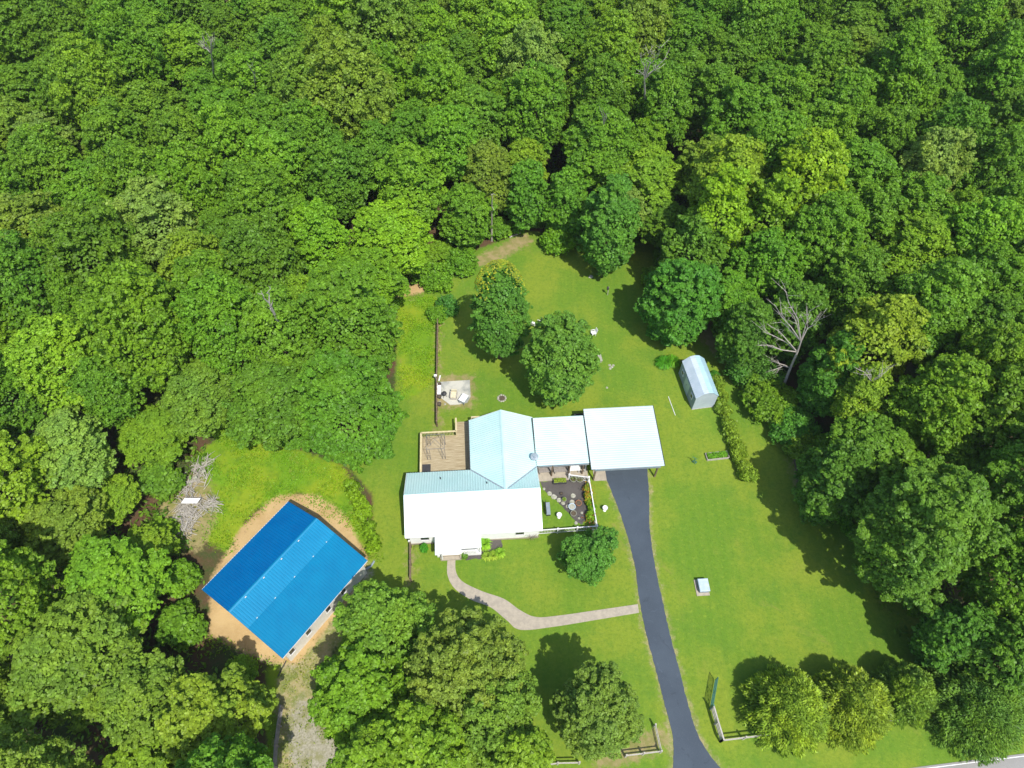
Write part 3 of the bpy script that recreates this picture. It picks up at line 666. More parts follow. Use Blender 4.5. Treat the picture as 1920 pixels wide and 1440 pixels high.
snag('dead_tree', 'short broken bare poles between crowns below the upper right snag', (1136, 300), [(1134, 250, 11), (1132, 232, 14)], [(1, 1123, 198, 19), (1, 1129, 202, 18.5), (1, 1142, 212, 17), (0, 1154, 222, 15)], .16, 10, 0, .4)
snag('dead_tree', 'twisted grey bare branches under the yellow green tree on the right', (1650, 800), [(1640, 740, 8), (1634, 715, 11)],
     [(1, 1604, 690, 14), (1, 1614, 702, 13), (1, 1626, 690, 14), (1, 1655, 700, 13), (1, 1668, 690, 14), (0, 1592, 765, 8)], .14, 11, 4, 1.0)
snag('dead_tree', 'straight bare trunk on the top edge of the lawn', (922, 452), [(922, 422, 3), (922, 390, 6.5), (923, 368, 9)], [(1, 926, 395, 7), (2, 930, 366, 9.5)], .13, 12, 0, .4)
mb = MB(); fb = Vector(G(1497, 865, .15)); q = random.Random(3)
for i, (a, b_) in enumerate((((1491, 862), (1497, 895)), ((1497, 895), (1502, 928)))):
    mb.tube(Vector(G(*a, .2))-fb, Vector(G(*b_, .2))-fb, .16-.04*i, .12-.04*i, 7)
for i in range(9):
    p = Vector(G(1491+q.uniform(0, 10), 862+q.uniform(0, 65), .2))-fb; mb.tube(p, p+Vector((q.uniform(-.6, .6), q.uniform(-.3, .3), q.uniform(.1, .5))), .04, .015, 5)
single('fallen_branch', mb, 'bark', 'dark fallen branch lying on the shaded lawn by the right woods', 'branch', None, tuple(fb))

# ------------------------------------------------------------------ the house
HA = .079; HO = (-3.492, 29.483); HL, HW, ZE, ZR = 12.635, 6.598, 2.511, 4.211
house = thing('house', 'white sided house with pale metal cross gabled roofs and a front porch', 'house', (*HO, 0), HA)
hl = loc_of(house)
hx0, hx1 = -HL/2, HL/2; hy0, hy1 = -HW/2, HW/2; ry = .104
XC, XW, YN = 3.119, 3.241, 8.978; OV = .3
def gable_walls(mb, x0, x1, y0, y1, ze, zr, ym, axis='x'):
    """five sided prism: walls with gable ends"""
    prof = [(y0, 0), (y1, 0), (y1, ze), (ym, zr), (y0, ze)]
    vs = [((x, y, z) if axis == 'x' else (y, x, z)) for x in (x0, x1) for y, z in prof]
    fs = [(0, 1, 2, 3, 4), (9, 8, 7, 6, 5)]+[(i, i+5, (i+1) % 5+5, (i+1) % 5) for i in range(5)]
    mb.add(vs, fs)
mb = MB(); gable_walls(mb, hx0+OV, hx1-OV, hy0+OV, hy1-OV, ZE-.06, ZR-.12, ry)
gable_walls(mb, 0, YN-OV, XC-XW+OV, XC+XW-OV, ZE-.08, ZR-.14, XC, 'y')
part('wall', mb, 'white_wall', house)
mb = MB(); mb.box(0, 0, 0, HL-2*OV+.06, HW-2*OV+.06, .28); mb.box(XC, YN/2, 0, 2*XW-2*OV+.06, YN-2*OV+.06, .28); part('foundation', mb, 'concrete', house)
mb = MB(); nr = int(HL/.24)
mb.slope((hx0, hy0, ZE), (hx1, hy0, ZE), (hx1, ry, ZR), (hx0, ry, ZR), nr, .028)
mb.slope((hx0, hy1, ZE), (hx1, hy1, ZE), (hx1, ry, ZR), (hx0, ry, ZR), nr, .028)
mroof = part('main_roof', mb, 'white_roof', house)
mb = MB(); nr2 = int(YN/.24)
mb.slope((XC-XW, YN, ZE), (XC-XW, ry, ZE), (XC, ry, ZR+.005), (XC, YN, ZR+.005), nr2, .022)
mb.slope((XC+XW, YN, ZE), (XC+XW, ry, ZE), (XC, ry, ZR+.005), (XC, YN, ZR+.005), nr2, .022)
croof = part('cross_roof', mb, 'white_roof', house)
def capstrip(a, b, hw, drop, th=.02):
    a, b = Vector(a), Vector(b); d = (b-a).normalized(); s = d.cross(Vector((0, 0, 1))).normalized()*hw; dn = Vector((0, 0, -drop))
    mb = MB(); vs = [a-s+dn, a, a+s+dn, b-s+dn, b, b+s+dn]; vs += [v-Vector((0, 0, th)) for v in vs]
    mb.add(vs, [(0, 1, 4, 3), (1, 2, 5, 4), (6, 9, 10, 7), (7, 10, 11, 8), (0, 3, 9, 6), (2, 8, 11, 5), (0, 6, 7, 1), (1, 7, 8, 2), (3, 4, 10, 9), (4, 5, 11, 10)]); return mb
part('ridge_cap', capstrip((hx0, ry, ZR+.06), (hx1, ry, ZR+.06), .16, .075), 'white_roof', mroof)
part('ridge_cap', capstrip((XC, ry, ZR+.062), (XC, YN, ZR+.062), .16, .085), 'white_roof', croof)
for s in (-1, 1):   # valley flashings
    part('valley_flashing', MB().beam((XC, ry, ZR+.035), (XC+s*XW, hy1, ZE+.035), .14, .02), 'grey_metal', croof)
# gutters and rake trim
mb = MB(); mb.beam((hx0, hy0-.05, ZE-.07), (hx1, hy0-.05, ZE-.07), .09, .12); part('gutter', mb, 'white_paint', house)
mb = MB(); mb.beam((XC-XW-.05, hy1, ZE-.07), (XC-XW-.05, YN, ZE-.07), .09, .12); part('gutter', mb, 'dark_metal', house)
for a, b_ in (((hx0, hy0), (hx0, ry)), ((hx0, hy1), (hx0, ry)), ((hx1, hy0), (hx1, ry)), ((hx1, hy1), (hx1, ry))):
    part('fascia', MB().beam((a[0]+.012*(1 if a[0] > 0 else -1), a[1], ZE-.07), (b_[0]+.012*(1 if a[0] > 0 else -1), b_[1], ZR-.07), .03, .13), 'white_paint', house)
for s in (-1, 1): part('fascia', MB().beam((XC+s*XW, YN+.012, ZE-.07), (XC, YN+.012, ZR-.07), .03, .13), 'white_paint', house)
# plumbing vents on the rear slope
for px, py in ((826, 897), (913, 910)):
    x, y, _ = hl(px, py, 3.2); z = ZE+(ZR-ZE)*(hy1-y)/(hy1-ry); part('roof_vent', MB().lathe(x, y, [(.09, z-.05), (.055, z+.08), (.055, z+.28)], 10), 'dark_metal', mroof)
# windows
def window(parent, x, y, z, wd, ht, ax='x', out=-1, label=None):
    f = MB(); e = .05
    if ax == 'x':
        for dx in (-1, 1): f.box(x+dx*(wd/2-e/2+.03), y+out*.03, z-.03, e, .08, ht+.06)
        for dz in (-.055, ht+.005): f.box(x, y+out*.03, z+dz, wd+.12, .08, e)
        g_ = MB().box(x, y+out*.012, z, wd, .02, ht)
    else:
        for dx in (-1, 1): f.box(x+out*.03, y+dx*(wd/2-e/2+.03), z-.03, .08, e, ht+.06)
        for dz in (-.055, ht+.005): f.box(x+out*.03, y, z+dz, .08, wd+.12, e)
        g_ = MB().box(x+out*.012, y, z, .02, wd, ht)
    o = part('window', f, 'white_paint', parent, label); part('pane', g_, 'glass', o); return o
ywall = hy0+OV
for px, py in ((796.8, 1007.8), (974.5, 997)):
    x, y, _ = hl(px, py, 1.35); window(house, x, ywall, 1.0, .8, .62)
for y in (-1.6, 1.2): window(house, hx0+OV, y, 1.1, .9, 1.0, 'y', -1)
window(house, hx1-OV, -1.4, 1.1, 1.1, 1.0, 'y', 1)
window(house, XC-XW+OV, 6, 1.4, 1.2, .9, 'y', -1)
x, y, _ = hl(755.5, 944, .6); part('meter_box', MB().box(hx0+OV-.2, y, .25, .35, .9, 1.25, 0, .03), 'white_paint', house)
part('meter_box', MB().box(hx0+OV-.12, y-1.2, .5, .2, .35, .6, 0, .02), 'grey_metal', house)

# front porch
pw, _, _ = hl(816, 1030, 2.3); pe, _, _ = hl(902.5, 1025, 2.3)
pys = hl(902.5, 1026, 2.3)[1]; pgs = hl(815.5, 1040, 2.25)[1]; pgx = hl(864.5, 1036, 2.3)[0]
mb = MB(); ztop = ZE+.22; ytop = hy0+.42
mb.slope((pw, pys, 2.3), (pe, pys, 2.3), (pe, ytop, ztop+.035), (pw, ytop, ztop+.035), int((pe-pw)/.24), .022)
proof = part('porch_roof', mb, 'porch_white', house)
gm = (pw+pgx)/2; mb = MB()
mb.slope((pw, pgs, 2.22), (pw, pys+.5, 2.30), (gm, pys+.9, 2.72), (gm, pgs, 2.72), 6, .02)
mb.slope((pgx, pgs, 2.22), (pgx, pys+.5, 2.30), (gm, pys+.9, 2.72), (gm, pgs, 2.72), 6, .02)
part('portico_roof', mb, 'porch_white', house)
for s, xx in ((1, pw), (-1, pgx)): part('fascia', MB().beam((xx, pgs-.012, 2.15), (gm, pgs-.012, 2.65), .03, .13), 'white_paint', house)
part('fascia', MB().beam((pw-.02, pgs, 2.15), (pw-.02, hy0, 2.45), .03, .12), 'grey_metal', house)
mb = MB(); dk = pys+.18; mb.box((pw+pe)/2, (dk+ywall)/2, 0, pe-pw-.1, ywall-dk, .42); part('porch_floor', mb, 'white_wall', house)
# landing and steps in front of the portico
lx0 = hl(828, 1048, .42)[0]; lx1 = hl(863, 1048, .42)[0]; ly = hl(845, 1049.5, .2)[1]
mb = MB(); mb.box((lx0+lx1)/2, (ly+.32+dk)/2, 0, lx1-lx0, dk-ly-.32, .40); mb.box((lx0+lx1)/2, ly+.16, 0, lx1-lx0, .32, .2)
for s, xx in ((-1, lx0), (1, lx1)): mb.box(xx+s*.05, (ly+dk)/2, 0, .1, dk-ly, .5)
part('step', mb, 'concrete', house)
for xx in (pw+.12, pgx-.12, lx0+.1): part('porch_post', MB().box(xx, dk+.12 if xx != lx0+.1 else pgs+.25, .42, .12, .12, 1.85), 'white_paint', house)
part('porch_post', MB().box(pe-.15, dk+.1, .42, .12, .12, 1.85), 'white_paint', house)
def railing(parent, a, b, z, h=.95, step=.13, m='white_paint', rail=.07, ends=True, name='railing', post=.1):
    """posts, two rails and balusters between a and b (frame of the parent); picks become one part, posts others"""
    a, b = Vector((*a, z)), Vector((*b, z)); L = (b-a).length; mb = MB(); d = (b-a)/L
    mb.beam(a+Vector((0, 0, h)), b+Vector((0, 0, h)), rail, .04); mb.beam(a+Vector((0, 0, .12)), b+Vector((0, 0, .12)), .04, .04)
    for i in range(1, int(L/step)):
        p = a+d*(i*step); mb.box(p.x, p.y, z+.14, .035, .035, h-.16, math.atan2(d.y, d.x))
    return part(name, mb, m, parent)
rx0 = pgx+.1; rx1 = hl(896.5, 1030, 1.3)[0]
railing(house, (rx0, dk-.02), (rx1, dk-.02), .42, .85, .14, 'white_paint', .1)
railing(house, (rx1, dk-.02), (rx1, dk+.9), .42, .85, .14, 'white_paint', .1)
part('door', MB().box(gm, ywall-.03, .42, .95, .06, 1.95), 'grey_metal', house)

# breezeway roof between house and carport with its porch beneath
bA = hl(1001.6, 782.2, 2.75); bB = hl(1093.8, 780.8, 2.75); bC = hl(1105.6, 869.4, 2.45); bD = hl(1005.8, 872.2, 2.45)
x0 = (bA[0]+bD[0])/2-.05; x1 = (bB[0]+bC[0])/2; yt = (bA[1]+bB[1])/2; yb = (bC[1]+bD[1])/2
mb = MB(); nb_ = int((yt-yb)/.24)
mb.slope((x0, yb, 2.45), (x0, yt, 2.75), (x1, yt, 2.78), (x1, yb, 2.48), nb_, .022)
br = part('breezeway_roof', mb, 'white_roof', house)
part('fascia', MB().beam((x0+.1, yb-.015, 2.28), (x1, yb-.015, 2.31), .03, .32), 'grey_metal', br)
part('gutter', MB().beam((x0-.08, yb, 2.5), (x0-.08, yt, 2.78), .07, .08), 'dark_metal', br)
mb = MB(); s0 = hl(1011, 902, .15); s1 = hl(1102, 896, .15)
mb.box((x0+x1)/2+.1, (s0[1]+yt)/2, 0, x1-x0-.1, yt-s0[1], .15); part('porch_slab', mb, 'concrete', house)
mb = MB(); mb.box((x0+x1)/2+.1, yb+2.6, .15, x1-x0-.6, .12, 2.35); part('rear_wall', mb, 'white_wall', house)
for px, py in ((1034, 892), (1066, 889), (1091, 888)):
    x, y, _ = hl(px, py, .15); part('breezeway_post', MB().box(x, y, .15, .13, .13, 2.2), 'brown_wood', house)
x, y, _ = hl(1094, 884, .15)
mb = MB(); mb.tube((x1-.1, yb-.05, 2.32), (x+.1, y-.1, 2.1), .04); mb.tube((x+.1, y-.1, 2.1), (x+.1, y-.1, .2), .04); part('downspout', mb, 'white_paint', house)

# dish on the cross wing roof
dx, dy, dz = G(1001.5, 858, 3.0)
dish = thing('satellite_dish', 'small grey satellite dish on the eave of the cross wing roof', 'satellite dish', (dx, dy, 2.62))
part('mast', MB().tube((0, 0, 0), (0, 0, .5), .035).tube((0, 0, .25), (-.45, -.1, .05), .025), 'grey_metal', dish)
mb = MB(); dn = Vector((.35, -.65, .62)).normalized(); ax = dn.orthogonal().normalized(); ay = dn.cross(ax); n = 18; c0 = Vector((0, 0, .62)); vs = []
for rr, dep in ((.02, 0), (.2, .02), (.38, .08)):
    for i in range(n): vs.append(c0+ax*(rr*math.cos(6.283*i/n))+ay*(rr*1.15*math.sin(6.283*i/n))+dn*dep)
fs = [(k*n+i, k*n+(i+1) % n, (k+1)*n+(i+1) % n, (k+1)*n+i) for k in range(2) for i in range(n)]+[tuple(range(n))]
vs2 = [v-dn*.015 for v in vs]; mb.add(vs, fs); mb.add(vs2, [f[::-1] for f in fs]); part('reflector', mb, 'grey_metal', dish)
part('feed_arm', MB().tube(c0-ay*.4, c0+dn*.5-ay*.1, .015).box(*(c0+dn*.5-ay*.1), .07, .07, .07), 'grey_metal', dish)

# ------------------------------------------------------------------ carport
cA = hl(1093.8, 764.8, 3.0); cB = hl(1225.2, 762.5, 3.0); cC = hl(1246.3, 875, 2.72); cD = hl(1108.4, 878.4, 2.72)
car = thing('carport', 'open carport with a wide white ribbed metal roof over the driveway end', 'carport', (*HO, 0), HA)
x0 = (cA[0]+cD[0])/2; x1 = (cB[0]+cC[0])/2; yt = (cA[1]+cB[1])/2; yb = (cC[1]+cD[1])/2
mb = MB(); mb.slope((x0, yb, 2.72), (x0, yt, 3.0), (x1, yt, 3.0), (x1, yb, 2.72), int((yt-yb)/.24), .026)
cr_ = part('roof', mb, 'carport_roof', car)
part('edge_trim', MB().beam((x0-.02, yb, 2.7), (x0-.02, yt, 2.98), .04, .12), 'dark_metal', cr_); part('edge_trim', MB().beam((x1+.02, yb, 2.7), (x1+.02, yt, 2.98), .06, .12), 'dark_metal', cr_)
mb = MB(); mb.beam((x0+.35, yb-.0, 2.50), (x1-.35, yb-.0, 2.50), .03, .34)
for i in range(int((x1-x0-.7)/.2)): mb.box(x0+.4+i*.2, yb-.022, 2.34, .05, .02, .32)
part('fascia', mb, 'grey_metal', car)
for xx in (x0+.5, x1-.5):
    for yy in (yb+.25, (yb+yt)/2, yt-.35): part('post', MB().box(xx, yy, 0, .14, .14, 2.62), 'brown_wood', car)
part('beam', MB().beam((x0+.5, yb+.25, 2.5), (x0+.5, yt-.35, 2.78), .1, .14), 'brown_wood', car); part('beam', MB().beam((x1-.5, yb+.25, 2.5), (x1-.5, yt-.35, 2.78), .1, .14), 'brown_wood', car)
x, y, _ = hl(1122, 888, 0); single('carport_step', MB().box(0, 0, 0, 1.25, 1.5, .07), 'concrete', 'pale concrete pad beside the left carport post', 'slab', None, G(1124, 889, 0), HA)
# dark box added to stand in for the shade behind the carport corner
bn = thing('shade_box', 'dark box standing in for the shade behind the carport roof corner', 'shade box', G(1086, 789, 0), HA)
part('box_body', MB().box(0, 0, 0, 1.1, .7, .8, 0, .03), 'dark_metal', bn); part('lid', MB().box(0, 0, .8, 1.16, .76, .07, 0, .02), 'rubber', bn)

# things under the breezeway
for px, py, wd, lb in ((1022, 886, 1.35, 'left grey plank bench on the breezeway porch'), (1051, 885, 1.4, 'middle grey plank bench on the breezeway porch')):
    b_ = thing('plank_bench', lb, 'bench', G(px, py, .15), HA, 'plank benches on the breezeway porch'); b_.location.z = .15
    part('seat', MB().box(0, -.13, .40, wd, .16, .05).box(0, .05, .40, wd, .16, .05).box(0, .23, .40, wd, .16, .05), 'greywood', b_)
    part('backrest', MB().box(0, .34, .5, wd, .04, .16).box(0, .36, .7, wd, .04, .16), 'greywood', b_)
    for sx in (-1, 1): part('leg', MB().box(sx*(wd/2-.1), .05, 0, .08, .5, .4), 'greywood', b_)
tb = thing('patio_table', 'pale square table on the breezeway porch behind the railing', 'table', (*G(1076, 882, .15)[:2], .15), HA)
part('tabletop', MB().box(0, 0, .68, 1.1, .8, .05, 0, .01), 'white_paint', tb)
for sx in (-1, 1):
    for sy in (-1, 1): part('leg', MB().box(sx*.45, sy*.3, 0, .06, .06, .68), 'white_paint', tb)

# ------------------------------------------------------------------ white picket fence round the courtyard
pf = thing('picket_fence', 'white picket fence enclosing the courtyard garden on three sides', 'fence', (*G(1119.8, 986, 1.0)[:2], 0))
pl = loc_of(pf); F0 = pl(1009.5, 994, 1.0); F1 = pl(1119.8, 986, 1.0); F2 = pl(1104.4, 894.4, 1.0); F3 = pl(1067.7, 889.8, 1.0)
for a, b_ in ((F0, F1), (F1, F2), (F2, F3)):
    L = math.dist(a[:2], b_[:2]); k = max(1, round(L/2.0))
    for i in range(k):
        p = [a[j]+(b_[j]-a[j])*i/k for j in (0, 1)]; q2 = [a[j]+(b_[j]-a[j])*(i+1)/k for j in (0, 1)]
        railing(pf, p, q2, .04, .9, .145, 'white_paint', .09, name='panel')
        part('post', MB().box(p[0], p[1], 0, .12, .12, 1.02).box(p[0], p[1], 1.02, .16, .16, .04), 'white_paint', pf)
part('post', MB().box(F3[0], F3[1], 0, .12, .12, 1.02).box(F3[0], F3[1], 1.02, .16, .16, .04), 'white_paint', pf)

# courtyard garden pieces
def pot(px, py, r, h, m, label, fill='soil', name='plant_pot', g='pots in the courtyard garden', plant=None):
    t = thing(name, label, 'pot', G(px, py, 0), 0, g)
    part('container', MB().lathe(0, 0, [(r*.72, 0), (r*.95, h*.9), (r*1.06, h*.9), (r*1.06, h), (r*.9, h), (r*.88, h-.06)], 18), m, t)
    part('filling', MB().lathe(0, 0, [(r*.86, h-.12), (r*.86, h-.05)], 14), fill, t)
    if plant:
        rg = np.random.default_rng(int(px)); P = unit(rg, 90)*np.array([r*.7, r*.7, .14])+np.array([0, 0, h+.05])
        c = link('plant', quads('plant', cards(P, unit(rg, 90)+np.array([0, 0, .6]), .1, 1, rg), 'leaf'), t); c.color = (*plant, 1)
    return t
pot(1057.5, 939, .24, .35, 'grey_pot', 'green rimmed pot on the grass edge beside the stepping stones', plant=(.12, .17, .04))
pot(1072, 953, .34, .42, 'galv', 'largest grey round tub among the courtyard pots', 'stone')
pot(1084.5, 945.5, .30, .34, 'terracotta', 'terracotta pot with rusty rim near the flower border')
pot(1075, 965, .30, .34, 'grey_pot', 'brownish pot below the largest grey tub')
pot(1074.5, 901, .34, .4, 'grey_pot', 'left round planter against the courtyard porch', plant=(.10, .13, .05))
pot(1086.5, 901, .38, .4, 'grey_pot', 'right round planter against the courtyard porch, near the fence', plant=(.09, .11, .05))
pot(1052.5, 927, .15, .25, 'dark_pot', 'small dark pot alone on the mulch')
def urn(px, py, label):
    t = thing('garden_urn', label, 'urn', G(px, py, 0), 0); t.scale = (.8, .8, .8)
    part('bowl', MB().lathe(0, 0, [(.12, .42), (.2, .5), (.29, .72), (.32, .74), (.32, .78), (.27, .78), (.25, .7)], 18), 'white_paint', t)
    part('pedestal', MB().lathe(0, 0, [(.2, 0), (.2, .08), (.1, .14), (.09, .38), (.13, .43)], 16), 'white_paint', t)
urn(1048, 970, 'white pedestal urn on the courtyard grass'); urn(1133.5, 957, 'small white pedestal urn on the grass strip beside the driveway')
for i, (px, py, s, lb) in enumerate(((1020, 917, .16, 'smallest pale stone at the house end of the stepping stones'), (1030.5, 926, .3, 'round stepping stone second from the house'), (1038.5, 932, .34, 'round stepping stone third from the house'),
        (1048, 938, .3, 'round stepping stone fourth from the house'), (1056, 944, .24, 'stepping stone touching the green rimmed pot'), (1064.5, 950, .24, 'stepping stone beside the largest tub'), (1074.5, 930, .3, 'square white stone alone on the mulch'),
        (1072.5, 942, .34, 'pale stone slab just above the largest tub'), (1091, 962, .16, 'small white stone at the foot of the leafy border'), (1085.5, 972, .14, 'lower white stone by the leafy border'), (1080, 981, .2, 'white edging stone at the picket fence gap'))):
    s *= .85; mb = MB(); q = random.Random(i); pts = [(s*math.cos(a*.785+.2)*q.uniform(.85, 1.1), s*math.sin(a*.785+.2)*q.uniform(.85, 1.1)) for a in range(8)]
    mb.prism(pts, 0, .07); single('stepping_stone', mb, 'stone', lb, 'stone', 'stones in the courtyard garden', (*G(px, py, 0)[:2], 0))
pb = thing('planter_trough', 'oblong green filled planter at the foot of the porch slab', 'planter', G(1049, 904, 0), HA)
part('box_body', MB().box(0, 0, 0, 1.35, .5, .35, 0, .02), 'dark_pot', pb)
rg = np.random.default_rng(3); P = rg.uniform(-1, 1, (500, 3))*np.array([.64, .24, .08])+np.array([0, 0, .42])
c = link('plant', quads('plant', cards(P, unit(rg, 500)+np.array([0, 0, .8]), .09, 1, rg), 'leaf'), pb); c.color = (.14, .18, .03, 1)
gb = thing('garden_bench', 'dark grey garden bench standing against the east house wall', 'bench', G(1027, 957, 0), HA-math.pi/2)
part('seat', MB().box(0, 0, .42, 1.3, .42, .05, 0, .01), 'grey_metal', gb); part('backrest', MB().box(0, -.22, .5, 1.3, .05, .4, 0, .01), 'dark_metal', gb)
for sx in (-1, 1): part('leg', MB().box(sx*.55, 0, 0, .07, .4, .42), 'dark_metal', gb)
# twiggy bare bush at the front corner
tb = thing('bare_bush', 'grey twiggy leafless bush at the front right corner of the house', 'bush', G(996, 1009, 0)); q = random.Random(4); mb = MB()
for i in range(46):
    a = q.uniform(0, 6.28); d = Vector((math.cos(a)*q.uniform(.2, .9), math.sin(a)*q.uniform(.2, .5), q.uniform(.6, 1.2))); mb.tube((0, 0, 0), d, .014, .008, 4)
    mb.tube(d*.6, d*.6+Vector((q.uniform(-.3, .3), q.uniform(-.3, .3), .35)), .009, .005, 4)
part('branch', mb, 'dead', tb); c = link('leaf_tuft', quads('leaf_tuft', cards(unit(np.random.default_rng(2), 200)*np.array([.7, .4, .4])+np.array([0, 0, .5]), unit(rg, 200), .06, 1, rg), 'leaf'), tb); c.color = (.12, .12, .06, 1)
single('post_lantern', MB().box(0, 0, 0, .09, .09, .9).box(0, 0, .9, .16, .16, .2, 0, .03), 'white_paint', 'short white post at the front left corner of the house', 'post', None, G(769, 1022, 0))
mb = MB()
for i in range(16):
    a, b_ = math.pi*i/16, math.pi*(i+1)/16
    for yy in (-.12, .12): mb.tube((.4*math.cos(a), yy, .75*math.sin(a)), (.4*math.cos(b_), yy, .75*math.sin(b_)), .014, .014, 4)
single('wire_hoop', mb, 'dark_metal', 'low dark wire hoop beside the small front bush', 'wire hoop', None, G(784, 1029, 0), HA)

# ------------------------------------------------------------------ timber deck
DZ, DT = .65, 1.6
dk_ = thing('wooden_deck', 'L shaped wooden deck with railings along the west wing', 'deck', (*G(789.4, 811.5, DT)[:2], 0), HA)
dl = loc_of(dk_); d0 = dl(789.4, 811.5, DT); d1 = dl(855.3, 808.8, DT); d2 = dl(854.9, 783.5, DT); d3 = dl(899, 779.5, DT); d4 = dl(789.4, 890, DT)
hx = dl(884, 840, DZ)[0]; ybot = dl(830, 893, DZ)[1]
mb = MB(); y = ybot; i = 0; q = random.Random(2)
while y < d2[1]:
    xa = 0 if y < -.02 else d1[0]; mb.box((xa+hx+.9)/2, y+.066, DZ-.04, hx+.9-xa, .132, .04+q.uniform(-.003, .003)); y += .14
part('floor_boards', mb, 'deck', dk_)
mb = MB()
for a, b_ in (((0, ybot), (0, 0)), ((0, 0), (d1[0], 0)), ((d1[0], 0), (d1[0], d2[1])), ((d1[0], d2[1]), (d3[0], d2[1]))): mb.beam((*a, DZ-.17), (*b_, DZ-.17), .05, .24)
for xx in (0.2, 1.8, 3.4, 5.0):
    for yy in (ybot+.3, -.2): mb.box(xx, yy, 0, .12, .12, DZ-.06)
part('deck_frame', mb, 'brown_wood', dk_)
for a, b_ in (((0, ybot), (0, 0)), ((0, 0), (d1[0], 0)), ((d1[0], 0), (d1[0], d2[1])), ((d1[0]+1.6, d2[1]), (d3[0], d2[1]))):
    railing(dk_, a, b_, DZ, DT-DZ, .15, 'deck_rail', .17)
    L = math.dist(a, b_)
    for i in range(int(L/1.8)+1):
        t_ = min(1, i*1.8/L); part('post', MB().box(a[0]+(b_[0]-a[0])*t_, a[1]+(b_[1]-a[1])*t_, DZ-.3, .1, .1, DT-DZ+.3), 'deck_rail', dk_)
mt = single('door_mat', MB().box(0, 0, 0, .85, .95, .02), 'rubber', 'black mat lying in the lower left corner of the deck', 'mat', None, (*G(799.5, 878.5, DZ)[:2], DZ+.006), HA)
# canopy frame on the deck
zt = DZ+2.15; cf = thing('canopy_frame', 'bare grey metal canopy frame standing on the deck', 'canopy frame', (*G(816, 828, zt)[:2], DZ), HA)
cl_ = loc_of(cf); cs = [cl_(799.5, 816.5, zt), cl_(833.2, 814.5, zt), cl_(833.9, 841.5, zt), cl_(799.5, 843, zt)]; hh = zt-DZ
mx = (abs(cs[0][0])+abs(cs[1][0])+abs(cs[2][0])+abs(cs[3][0]))/4; my = (abs(cs[0][1])+abs(cs[1][1])+abs(cs[2][1])+abs(cs[3][1]))/4
C4 = [(-mx, my), (mx, my), (mx, -my), (-mx, -my)]
for i, (x, y) in enumerate(C4):
    sx = 1 if x > 0 else -1
    mb = MB(); mb.tube((x, y, 0), (x, y, hh), .022); mb.tube((x-sx*.3, y, 0), (x-sx*.3, y, hh), .022)
    for k in range(6): mb.tube((x, y, .1+k*.38), (x-sx*.3, y, .1+k*.38), .012, .012, 5)
    part('leg', mb, 'tube_metal', cf)
mb = MB()
for i in range(4): mb.tube((*C4[i], hh), (*C4[(i+1) % 4], hh), .022)
part('top_frame', mb, 'tube_metal', cf)
for x, y in C4: part('roof_strut', MB().tube((x*.92, y*.92, hh), (0, 0, hh+.45), .018), 'tube_metal', cf)

# ------------------------------------------------------------------ patio pad behind the deck
P0 = G(852, 736, 0); mb = MB()
poly = [(600, 245), (1455, 190), (1475, 640), (1385, 800), (1130, 850), (920, 858), (655, 660), (600, 560)]
mb.prism([G(780+a/14.4, 700+b_/14.4)[:2] for a, b_ in poly], 0, .09); struct('patio', mb, 'patio')
ch = thing('lounge_chair', 'beige cushioned chair in the middle of the patio pad', 'chair', (*G(851, 744, .09)[:2], .09), R(-4))
part('seat', MB().box(0, 0, .32, .6, .75, .14, 0, .03), 'beige', ch); part('backrest', MB().box(0, .38, .4, .6, .12, .5, 0, .03), 'beige', ch); part('base', MB().box(0, 0, 0, .66, .8, .3, 0, .02), 'weathered', ch)
for sx in (-1, 1): part('armrest', MB().box(sx*.34, 0, .3, .08, .75, .28, 0, .01), 'weathered', ch)
tt = thing('patio_table', 'white rectangular table turned on the right of the patio pad', 'table', (*G(869.5, 752, .09)[:2], .09), R(-28))
part('tabletop', MB().box(0, 0, .62, .72, 1.0, .05, 0, .01), 'white_paint', tt); part('shelf', MB().box(0, 0, .2, .6, .85, .04), 'grey_metal', tt)
for sx in (-1, 1):
    for sy in (-1, 1): part('leg', MB().box(sx*.3, sy*.43, 0, .06, .06, .62), 'grey_metal', tt)
gr = thing('kettle_grill', 'round black kettle grill on the left of the patio pad', 'grill', (*G(833.8, 744, .09)[:2], .09))
part('bowl', MB().lathe(0, 0, [(.08, .38), (.2, .46), (.26, .6), (.26, .63)], 16), 'dark_metal', gr); part('lid', MB().lathe(0, 0, [(.27, .63), (.24, .75), (.14, .84), (.03, .87), (.03, .9)], 16), 'dark_metal', gr)
for k in range(3): part('leg', MB().tube((.12*math.cos(k*2.09), .12*math.sin(k*2.09), .45), (.26*math.cos(k*2.09), .26*math.sin(k*2.09), 0), .015), 'dark_metal', gr)
cb = thing('white_bench', 'narrow white bench between the patio pad and the left fence', 'bench', (*G(824, 735, 0)[:2], 0), R(2))
part('seat', MB().box(0, 0, .4, .36, 1.2, .05), 'white_paint', cb); part('backrest', MB().box(-.18, 0, .45, .04, 1.2, .4), 'white_paint', cb)
for sy in (-1, 1): part('leg', MB().box(0, sy*.5, 0, .3, .06, .4), 'white_paint', cb)
for px, py, lb in ((824, 723, 'dark pot above the white bench by the fence'), (824.5, 746, 'dark pot just below the white bench by the fence'), (824, 760, 'lowest dark pot along the left fence')):
    pot(px, py, .22, .35, 'dark_pot', lb, 'soil', g='dark pots along the left fence')
